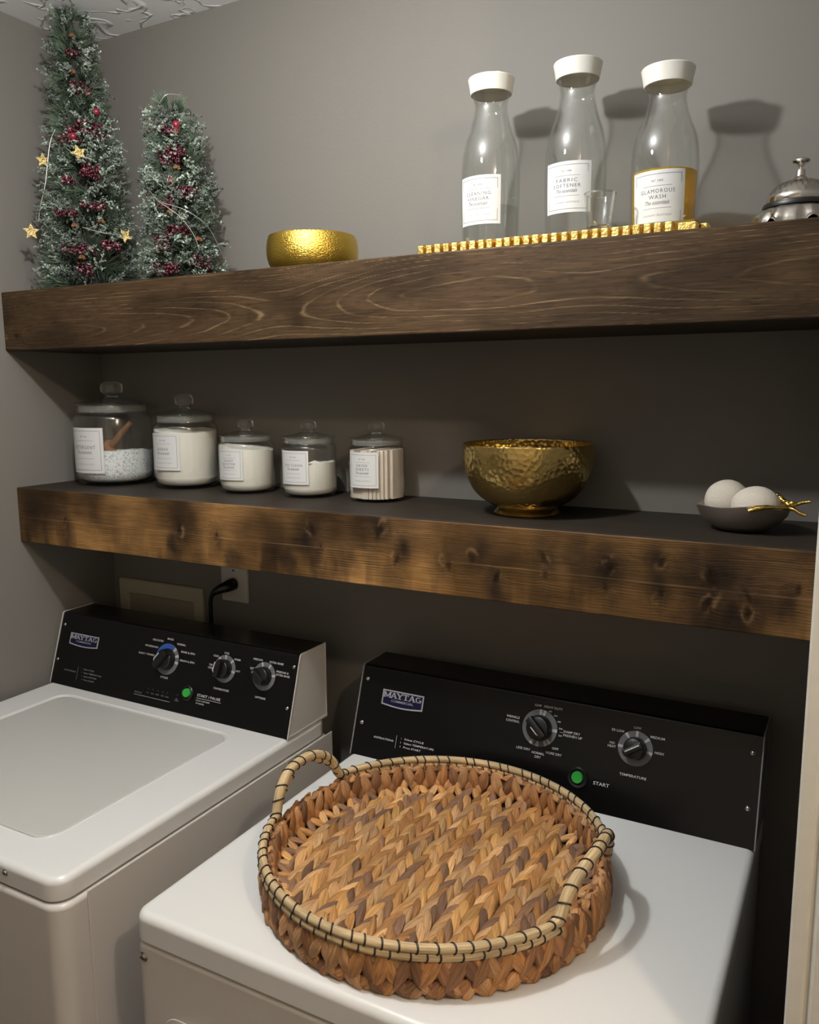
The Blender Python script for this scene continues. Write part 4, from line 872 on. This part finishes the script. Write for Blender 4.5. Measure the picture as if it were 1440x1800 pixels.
# call bell
bc = (1.5705, -.132, Z1T); bell = thing('call_bell', 'silver ornate call bell at the right end of the upper shelf', 'bell', bc)
n = 96; loops = []
for k, (r, z, am) in enumerate(((.044, .036, 0), (.050, .034, .0006), (.056, .027, .0014), (.060, .018, .0022), (.066, .008, .0026), (.0725, .0022, .002), (.0735, .0, .002), (.069, .0, .002), (.060, .010, .0018), (.050, .026, .0008), (.042, .031, 0))):
    lp = []
    for j in range(n):
        t = 2 * PI * j / n; ft = .5 + .5 * math.cos(8 * t + .4); zz = z if z > .030 else z + (.016 * (1 - ft) ** 2 if k in (5, 6, 7) else .010 * (1 - ft) ** 2 if k in (4, 8) else .003 * (1 - ft)); rr = r + am * math.cos(16 * t) - (.006 * (1 - ft) if k in (4, 5, 6, 7) else 0)
        lp.append((bc[0] + rr * math.cos(t), bc[1] + rr * math.sin(t), bc[2] + zz))
    loops.append(lp)
B().add(*loft(loops, False, False)).build('bell_base', M_silverbell, bell, angle=60)
V, F = lathe([(.030, .036), (.0475, .036), (.0480, .039), (.0465, .0425), (.030, .0425)], 64, True, True, c=bc); B().add(V, F).build('black_band', M_blackring, bell)
loops = []
for r, z, am in [(.0425, .0425, 0), (.0432, .0440, 0), (.0430, .0500, 0), (.0420, .0535, 0), (.0405, .0550, .0002), (.0385, .0580, .0009), (.0340, .0635, .0013), (.0280, .0685, .0010), (.0210, .0722, .0003), (.0120, .0752, 0), (.0085, .0762, 0)]:
    loops.append([(bc[0] + (r + am * math.cos(26 * t + z * 500)) * math.cos(t), bc[1] + (r + am * math.cos(26 * t + z * 500)) * math.sin(t), bc[2] + z + am * .6 * math.cos(26 * t + z * 500)) for t in [2 * PI * j / 156 for j in range(156)]])
B().add(*loft(loops, False, True)).build('bell_dome', M_silverbell, bell, angle=60)
V, F = lathe([(.0085, .0758), (.0088, .0775), (.0066, .0795), (.0060, .0862), (.0052, .0885), (.0016, .0890), (.0016, .0925), (.0045, .0928), (.0052, .0965), (.0105, .0980), (.0118, .0995), (.0112, .1015), (.0070, .1035), (.001, .1040)], 32, True, True, c=bc); B().add(V, F).build('bell_button', M_silverbell, bell)

# ------------------------------------------------------------------ wall fittings
ob = thing('wall_outlet', 'pale duplex wall outlet under the lower shelf, black plug in it', 'outlet', (.4035, 0, 1.207)); f = Fr((.4035, -.0002, 1.207), (1, 0, 0), (0, 0, 1), (0, -1, 0))
V, F = slab(.080, .128, .004, edge_levels(0, .006, .003), 4); pl = B().add(f(V), F).build('cover_plate', M_plate, ob)
for dy in (.0195, -.0195):
    V, F = slab(.034, .029, .012, edge_levels(.005, .0075, .001, 2), 6); rc = B().add(f(np.array(V) + [0, dy, 0]), F).build('receptacle', M_plate, ob)
    s = B(); s.add(*rect_p(f, -.0085, -.0060, dy + .000, dy + .008, .0077)); s.add(*rect_p(f, .0060, .0085, dy + .000, dy + .008, .0077)); V, F = cyl(f, .0026, .0070, .0078, 14); s.add(V + [0, 0, dy - .0075], F); s.build('socket_slots', M_gap, rc, smooth=False)
cord = thing('power_cord', 'black power cord plugged into the wall outlet, dropping behind the washer', 'cord', (.4035, -.02, 1.185))
V, F = tube([(.4035, -.0082, 1.187), (.4030, -.016, 1.187), (.401, -.030, 1.185), (.392, -.040, 1.181), (.381, -.045, 1.175), (.372, -.046, 1.168)], [.0145, .0148, .0135, .0110, .0085, .0062], 14); B().add(V, F).build('plug', M_blackp, cord)
V, F = tube([(.376, -.0458, 1.171), (.368, -.046, 1.162), (.3645, -.046, 1.148), (.3630, -.045, 1.12), (.3625, -.044, 1.08), (.3630, -.043, 1.0), (.366, -.042, .80), (.37, -.042, .55)], .0052, 10); B().add(V, F).build('cable', M_blackp, cord)
wb = thing('washer_supply_box', 'almond recessed plastic supply box frame in the wall behind the washer', 'supply box', (.165, 0, 1.06))
f = Fr((.1645, -.0003, 1.058), (1, 0, 0), (0, 0, 1), (0, -1, 0)); W2, H2 = .2825, .211
lp = []
for (ww, hh, r, z) in ((W2, H2, .008, 0), (W2, H2, .008, .006), (W2 - .006, H2 - .006, .006, .009), (.2250, .140, .006, .009), (.2190, .134, .004, .006), (.2190, .134, .004, .0012)): lp.append([(x, y, z) for x, y in rrect(ww, hh, r, 5)])
V, F = loft(lp, True, False); B().add(f(V), F).build('box_frame', M_almond, wb, smooth=False)
V, F = slab(.2190, .134, .004, [(0, .0008), (0, .0014)], 5); bk = B().add(f(V), F).build('box_back', mat('almond_shade_plastic', (.30, .275, .21), .6), wb, smooth=False)  # darker almond puts the shade of the recess into the colour
for x in (-.060, .060):
    g = Fr(f([(x, -.012, 0)])[0], *f.m); B().add(*cyl(g, .011, .001, .014, 20, .003)).build('valve', M_steel, wb)
    V, F = slab(.042, .010, .004, edge_levels(.014, .020, .002), 4); B().add(g(V), F).build('valve_handle', M_blue if x < 0 else mat('red_valve_handle', (.3, .03, .02), .5), wb)

# ------------------------------------------------------------------ frosted trees
def frosted_tree(label, base, top, prof, seeds, clusters, berries, stars, beads, cones, wires, n_flock, n_tuft):
    global RNG; RNG = np.random.RandomState(seeds); base = np.array(base); top = np.array(top); hgt = top[2] - base[2]
    root = thing('frosted_christmas_tree', label, 'christmas tree', tuple(base), 'frosted trees on the upper shelf')
    zs = [p[0] for p in prof]; rs = [p[1] for p in prof]; Rf = lambda h: float(np.interp(h, zs, rs))
    ax = lambda h: base + (top - base) * h + np.array([.012 * math.sin(PI * min(1, max(0, h))), 0, 0])
    cd_ = np.array(CAM_LOC) - base; ca = math.atan2(cd_[1], cd_[0])
    def surf(h, a, e=0): r = max(.004, Rf(h) + e); return ax(h) + np.array([r * math.cos(a), r * math.sin(a), 0]), np.array([math.cos(a), math.sin(a), .15])
    def at(dx, z):  # dx: -1..1 across the side that faces the room
        h = (z - base[2]) / hgt; return h, ca + math.asin(max(-.98, min(.98, dx)))
    loops = [[tuple(ax(h) + np.array([max(.003, Rf(h) * .45) * math.cos(t), max(.003, Rf(h) * .45) * math.sin(t), 0])) for t in [2 * PI * j / 20 for j in range(20)]] for h in np.linspace(0, .97, 14)]
    B().add(*loft(loops)).build('twig_core', M_bark, root)
    V = []; F = []; C = []
    def addv(vs, fs, cs):
        n0 = len(V); V.extend(vs); F.extend([tuple(i + n0 for i in f) for f in fs]); C.extend(cs)
    OCT = np.array([(1, 0, 0), (-1, 0, 0), (0, 1, 0), (0, -1, 0), (0, 0, 1), (0, 0, -1)], float); OF = [(0, 2, 4), (2, 1, 4), (1, 3, 4), (3, 0, 4), (2, 0, 5), (1, 2, 5), (3, 1, 5), (0, 3, 5)]
    def clampw(p):
        p = np.array(p); p[..., 0] = np.maximum(p[..., 0], .004); p[..., 1] = np.minimum(p[..., 1], -.004); p[..., 2] = np.clip(p[..., 2], base[2] + .001, H - .003); return p
    for i in range(n_flock):
        h = (1 - math.sqrt(RNG.rand())) * .97 if RNG.rand() < .5 else RNG.rand() * .99; a = ca + (RNG.rand() - .5) * 2 * PI * (.60 if RNG.rand() < .78 else 1); Rh = Rf(h); sc_ = .55 + .45 * min(1, Rh / .06); p, nrm = surf(h, a, -.60 * Rh * sc_ + .012)
        d = nrm + np.array([RNG.randn() * .5, RNG.randn() * .5, .30 + RNG.randn() * .55]); d /= np.linalg.norm(d); ln = (Rh * .5 + .012 + .018 * RNG.rand()) * sc_; g = RNG.rand() ** 1.6
        pale = np.array([.150, .180, .148]) * (.45 + 1.7 * g); u_ = np.cross(d, RNG.randn(3)); u_ /= np.linalg.norm(u_); v_ = np.cross(d, u_)
        for tw in range(5):
            b0 = p + d * ln * (.25 + .15 * tw); aa = RNG.rand() * 6.28; d2 = d * .75 + (u_ * math.cos(aa) + v_ * math.sin(aa)) * .75; l2 = .011 + .009 * RNG.rand()
            for q in range(9):
                c = b0 + d2 * l2 * q / 8 + RNG.randn(3) * .0012; sz = .0011 + .0012 * RNG.rand(); k = .5 + .8 * RNG.rand() + (1.6 if RNG.rand() < .06 else 0)
                st_ = OCT * sz * np.array([1, 1, 1.4 + RNG.rand()]) @ np.linalg.qr(RNG.randn(3, 3))[0]; addv(clampw(st_ + c).tolist(), OF, [np.minimum(pale * k, .75)] * 6)
    for i in range(n_tuft):
        h = RNG.rand() ** 1.1 * 1.0; a = ca + (RNG.rand() - .5) * 2 * PI * (.60 if RNG.rand() < .78 else 1); Rh = Rf(h); sc_ = .55 + .45 * min(1, Rh / .06); p, nrm = surf(h, a, -.55 * Rh * sc_)
        d = nrm + np.array([RNG.randn() * .5, RNG.randn() * .5, RNG.randn() * .75 + (.9 if h > .93 else 0)]); d /= np.linalg.norm(d); grn = np.array([.017, .045, .021]) * (.5 + .9 * RNG.rand()); fr_ = np.array([.14, .19, .13]) * (.35 + 1.0 * RNG.rand())
        for q in range(24):
            e = d + RNG.randn(3) * .28; e /= np.linalg.norm(e); ln = (Rh * .32 + .018 + .014 * RNG.rand()) * sc_; s0 = p + d * RNG.rand() * .012; tip = s0 + e * ln; u_ = np.cross(e, [0, .3, 1.]); u_ /= np.linalg.norm(u_); v_ = np.cross(e, u_); w_ = .00066
            vs = [s0 + w_ * u_, s0 - .5 * w_ * u_ + .87 * w_ * v_, s0 - .5 * w_ * u_ - .87 * w_ * v_, tip + .5 * w_ * u_, tip - .25 * w_ * u_ + .43 * w_ * v_, tip - .25 * w_ * u_ - .43 * w_ * v_]
            addv(clampw(np.array(vs)).tolist(), [(0, 1, 4, 3), (1, 2, 5, 4), (2, 0, 3, 5), (3, 4, 5)], [grn] * 3 + [fr_] * 3)
    b_ = B().add(V, F); o = b_.build('frosted_needles', M_needles, root, smooth=False); set_col(o, np.array(C)); o['kind'] = 'stuff'
    for dx, z, n_, wd, ht in clusters:
        h, a = at(dx, z); bd = B(); cc = []
        for q in range(int(n_ * 2.0)):
            aa = a + (RNG.rand() - .5) * wd * 1.25 / max(.02, Rf(h)); hh = h + (RNG.rand() - .5) * ht / hgt; p, nrm = surf(hh, aa, .002 + RNG.randn() * .004); r_ = .0022 + .0012 * RNG.rand(); p = clampw(p + np.array([.004, -.004, 0])); Vb, Fb = ball(p, r_, 8, 5); bd.add(Vb, Fb)
            col = np.array([.075, .006, .016]) * (.5 + .9 * RNG.rand()); col = col + (np.array([.26, .17, .19]) if RNG.rand() < .13 else 0); cc += [col] * len(Vb)
        o = bd.build('berry_cluster', M_berry, root); set_col(o, np.array(cc))
    for dx, z in berries:
        p, nrm = surf(*at(dx, z), .010); Vb, Fb = ball(clampw(p), .0078, 16, 10); o = B().add(Vb, Fb).build('red_berry', M_berry, root); set_col(o, np.tile([[.23, .012, .030]], (len(Vb), 1)))
    for dx, z, sz in stars:
        h, a = at(max(-.98, min(.98, dx)), z); p, nrm = surf(h, a, .014 + max(0, abs(dx) - .98) * .12); p = clampw(p); vw = np.array(CAM_LOC) - p; vw /= np.linalg.norm(vw); ex = np.cross([0, 0, 1], vw); ex /= np.linalg.norm(ex); ey = np.cross(vw, ex); f = Fr(p, ex, ey, vw); rot = RNG.rand() * .6
        o_ = [(sz * (1 if k % 2 == 0 else .47) * math.cos(PI / 2 + rot + k * PI / 5), sz * (1 if k % 2 == 0 else .47) * math.sin(PI / 2 + rot + k * PI / 5)) for k in range(10)]
        bd = B(); Vs = [(x, y, 0) for x, y in o_] + [(x * .55, y * .55, .0012) for x, y in o_] + [(x * .55, y * .55, -.004) for x, y in o_]; Fs = []
        Vs = [(x, y, .003) for x, y in o_] + [(x * .62, y * .62, .003) for x, y in o_] + [(x, y, -.003) for x, y in o_] + [(x * .62, y * .62, -.003) for x, y in o_] + [(0, 0, .0015), (0, 0, -.0015)]
        for k in range(10):
            k2 = (k + 1) % 10; Fs += [(k, k2, 10 + k2, 10 + k), (20 + k2, 20 + k, 30 + k, 30 + k2), (k2, k, 20 + k, 20 + k2), (10 + k, 10 + k2, 40), (30 + k2, 30 + k, 41)]
        bd.add(f(Vs), Fs).build('gold_star', M_star, root, smooth=False)
    for dx, z in beads:
        p, nrm = surf(*at(dx, z), .014); B().add(*ball(clampw(p), .0058, 14, 9)).build('crystal_bead', M_bead, root)
    for dx, z in cones:
        p, nrm = surf(*at(dx, z), .002); p = clampw(p); bd = B()
        for q in range(16):
            t = q / 16; aa = q * 2.4; d = np.array([math.cos(aa) * (1 - t * .6), math.sin(aa) * (1 - t * .6), .4]); Vb, Fb = ball((0, 0, 0), .0036 * (1.1 - .5 * t), 6, 4, (1.4, .8, .5)); bd.add(np.array(Vb) + clampw(p + d * .006 + np.array([0, 0, .008 * t])), Fb)
        bd.build('pine_cone', M_cone, root)
    for pts in wires:
        P = [clampw(surf(*at(max(-.98, min(.98, dx)), z), e)[0]) for dx, z, e in pts]; P = np.array(P); Q = []
        for i in range(len(P) - 1):
            for t in np.linspace(0, 1, 8, endpoint=False):
                p0, p1, p2, p3 = P[max(i - 1, 0)], P[i], P[i + 1], P[min(i + 2, len(P) - 1)]; Q.append(.5 * (2 * p1 + (p2 - p0) * t + (2 * p0 - 5 * p1 + 4 * p2 - p3) * t * t + (3 * p1 - p0 - 3 * p2 + p3) * t ** 3))
        Q.append(P[-1]); B().add(*tube(Q, .0006, 6)).build('light_wire', M_wire, root)
    return root
frosted_tree('taller frosted christmas tree in the left corner, with gold stars and burgundy berries', (.150, -.148, Z1T), (.132, -.148, 2.432),
    [(0, .096), (.134, .091), (.335, .075), (.536, .058), (.737, .041), (.92, .022), (1.0, .012)], 21,
    [(0.16, 2.262, 26, .030, .022), (-0.16, 2.174, 26, .040, .012), (0.32, 2.188, 26, .044, .011), (-0.41, 2.156, 28, .036, .022), (0.47, 2.17, 24, .036, .012), (0.17, 2.098, 16, .03, .012), (0.18, 2.083, 26, .036, .016), (-0.46, 2.071, 14, .02, .014), (0.14, 2.019, 26, .042, .014), (-0.51, 2.004, 26, .040, .016), (-0.24, 1.928, 36, .055, .018), (0.5, 1.94, 26, .034, .022), (-0.11, 1.889, 20, .024, .022), (0.05, 2.335, 12, .02, .012)],
    [(0.54, 2.217), (-0.26, 2.159)], [(-0.12, 2.124, .017), (-1.02, 2.119, .015), (-1.12, 1.971, .017), (0.73, 1.965, .016)], [], [(-0.18, 2.291), (0.3, 1.984), (-0.16, 1.907), (-0.3, 1.972), (0.07, 2.367)],
    [[(-0.71, 2.174, .016), (-0.82, 2.145, .018), (-0.88, 2.068, .018), (-0.93, 2.027, .02), (-0.96, 1.992, .02)], [(-0.45, 2.136, .016), (-0.21, 2.121, .02), (0.19, 2.113, .018)], [(-0.11, 1.972, .016), (0.28, 1.963, .02), (0.67, 1.965, .018)]], 270, 260)
frosted_tree('shorter frosted christmas tree, right of the tall one, with crystal beads and curled wire', (.402, -.130, Z1T), (.389, -.130, 2.206),
    [(0, .072), (.063, .071), (.31, .060), (.605, .045), (.90, .030), (1.0, .018)], 34,
    [(-0.37, 2.151, 18, .024, .014), (-0.1, 2.109, 30, .040, .018), (-0.35, 2.092, 28, .030, .024), (0.02, 2.025, 30, .046, .020), (-0.56, 2.003, 22, .028, .018), (0.42, 2.031, 18, .026, .016), (-0.09, 1.952, 26, .042, .016), (-0.57, 1.928, 26, .028, .026), (-0.45, 1.877, 34, .044, .020), (0.51, 1.893, 26, .036, .022)],
    [(0.19, 2.16), (0.11, 2.146), (-0.26, 2.046)], [], [(-0.83, 2.172), (0.25, 2.129), (-0.64, 2.148), (-0.96, 2.026), (0.2, 1.958), (0.48, 1.894)], [(-0.05, 2.07), (0.5, 1.932), (-0.65, 1.908), (-0.35, 1.983)],
    [[(-0.98, 2.047, .018), (-0.56, 2.008, .026), (-0.04, 1.975, .028), (0.26, 1.941, .026), (0.39, 1.913, .02)], [(-0.47, 2.003, .02), (0.15, 1.986, .026), (0.63, 1.958, .024), (.97, 1.908, .02)], [(-0.68, 2.198, .012), (-0.1, 2.217, .02), (0.66, 2.223, .016)], [(-0.46, 2.137, .012), (0.04, 2.123, .018), (0.3, 2.117, .016)]], 200, 190)
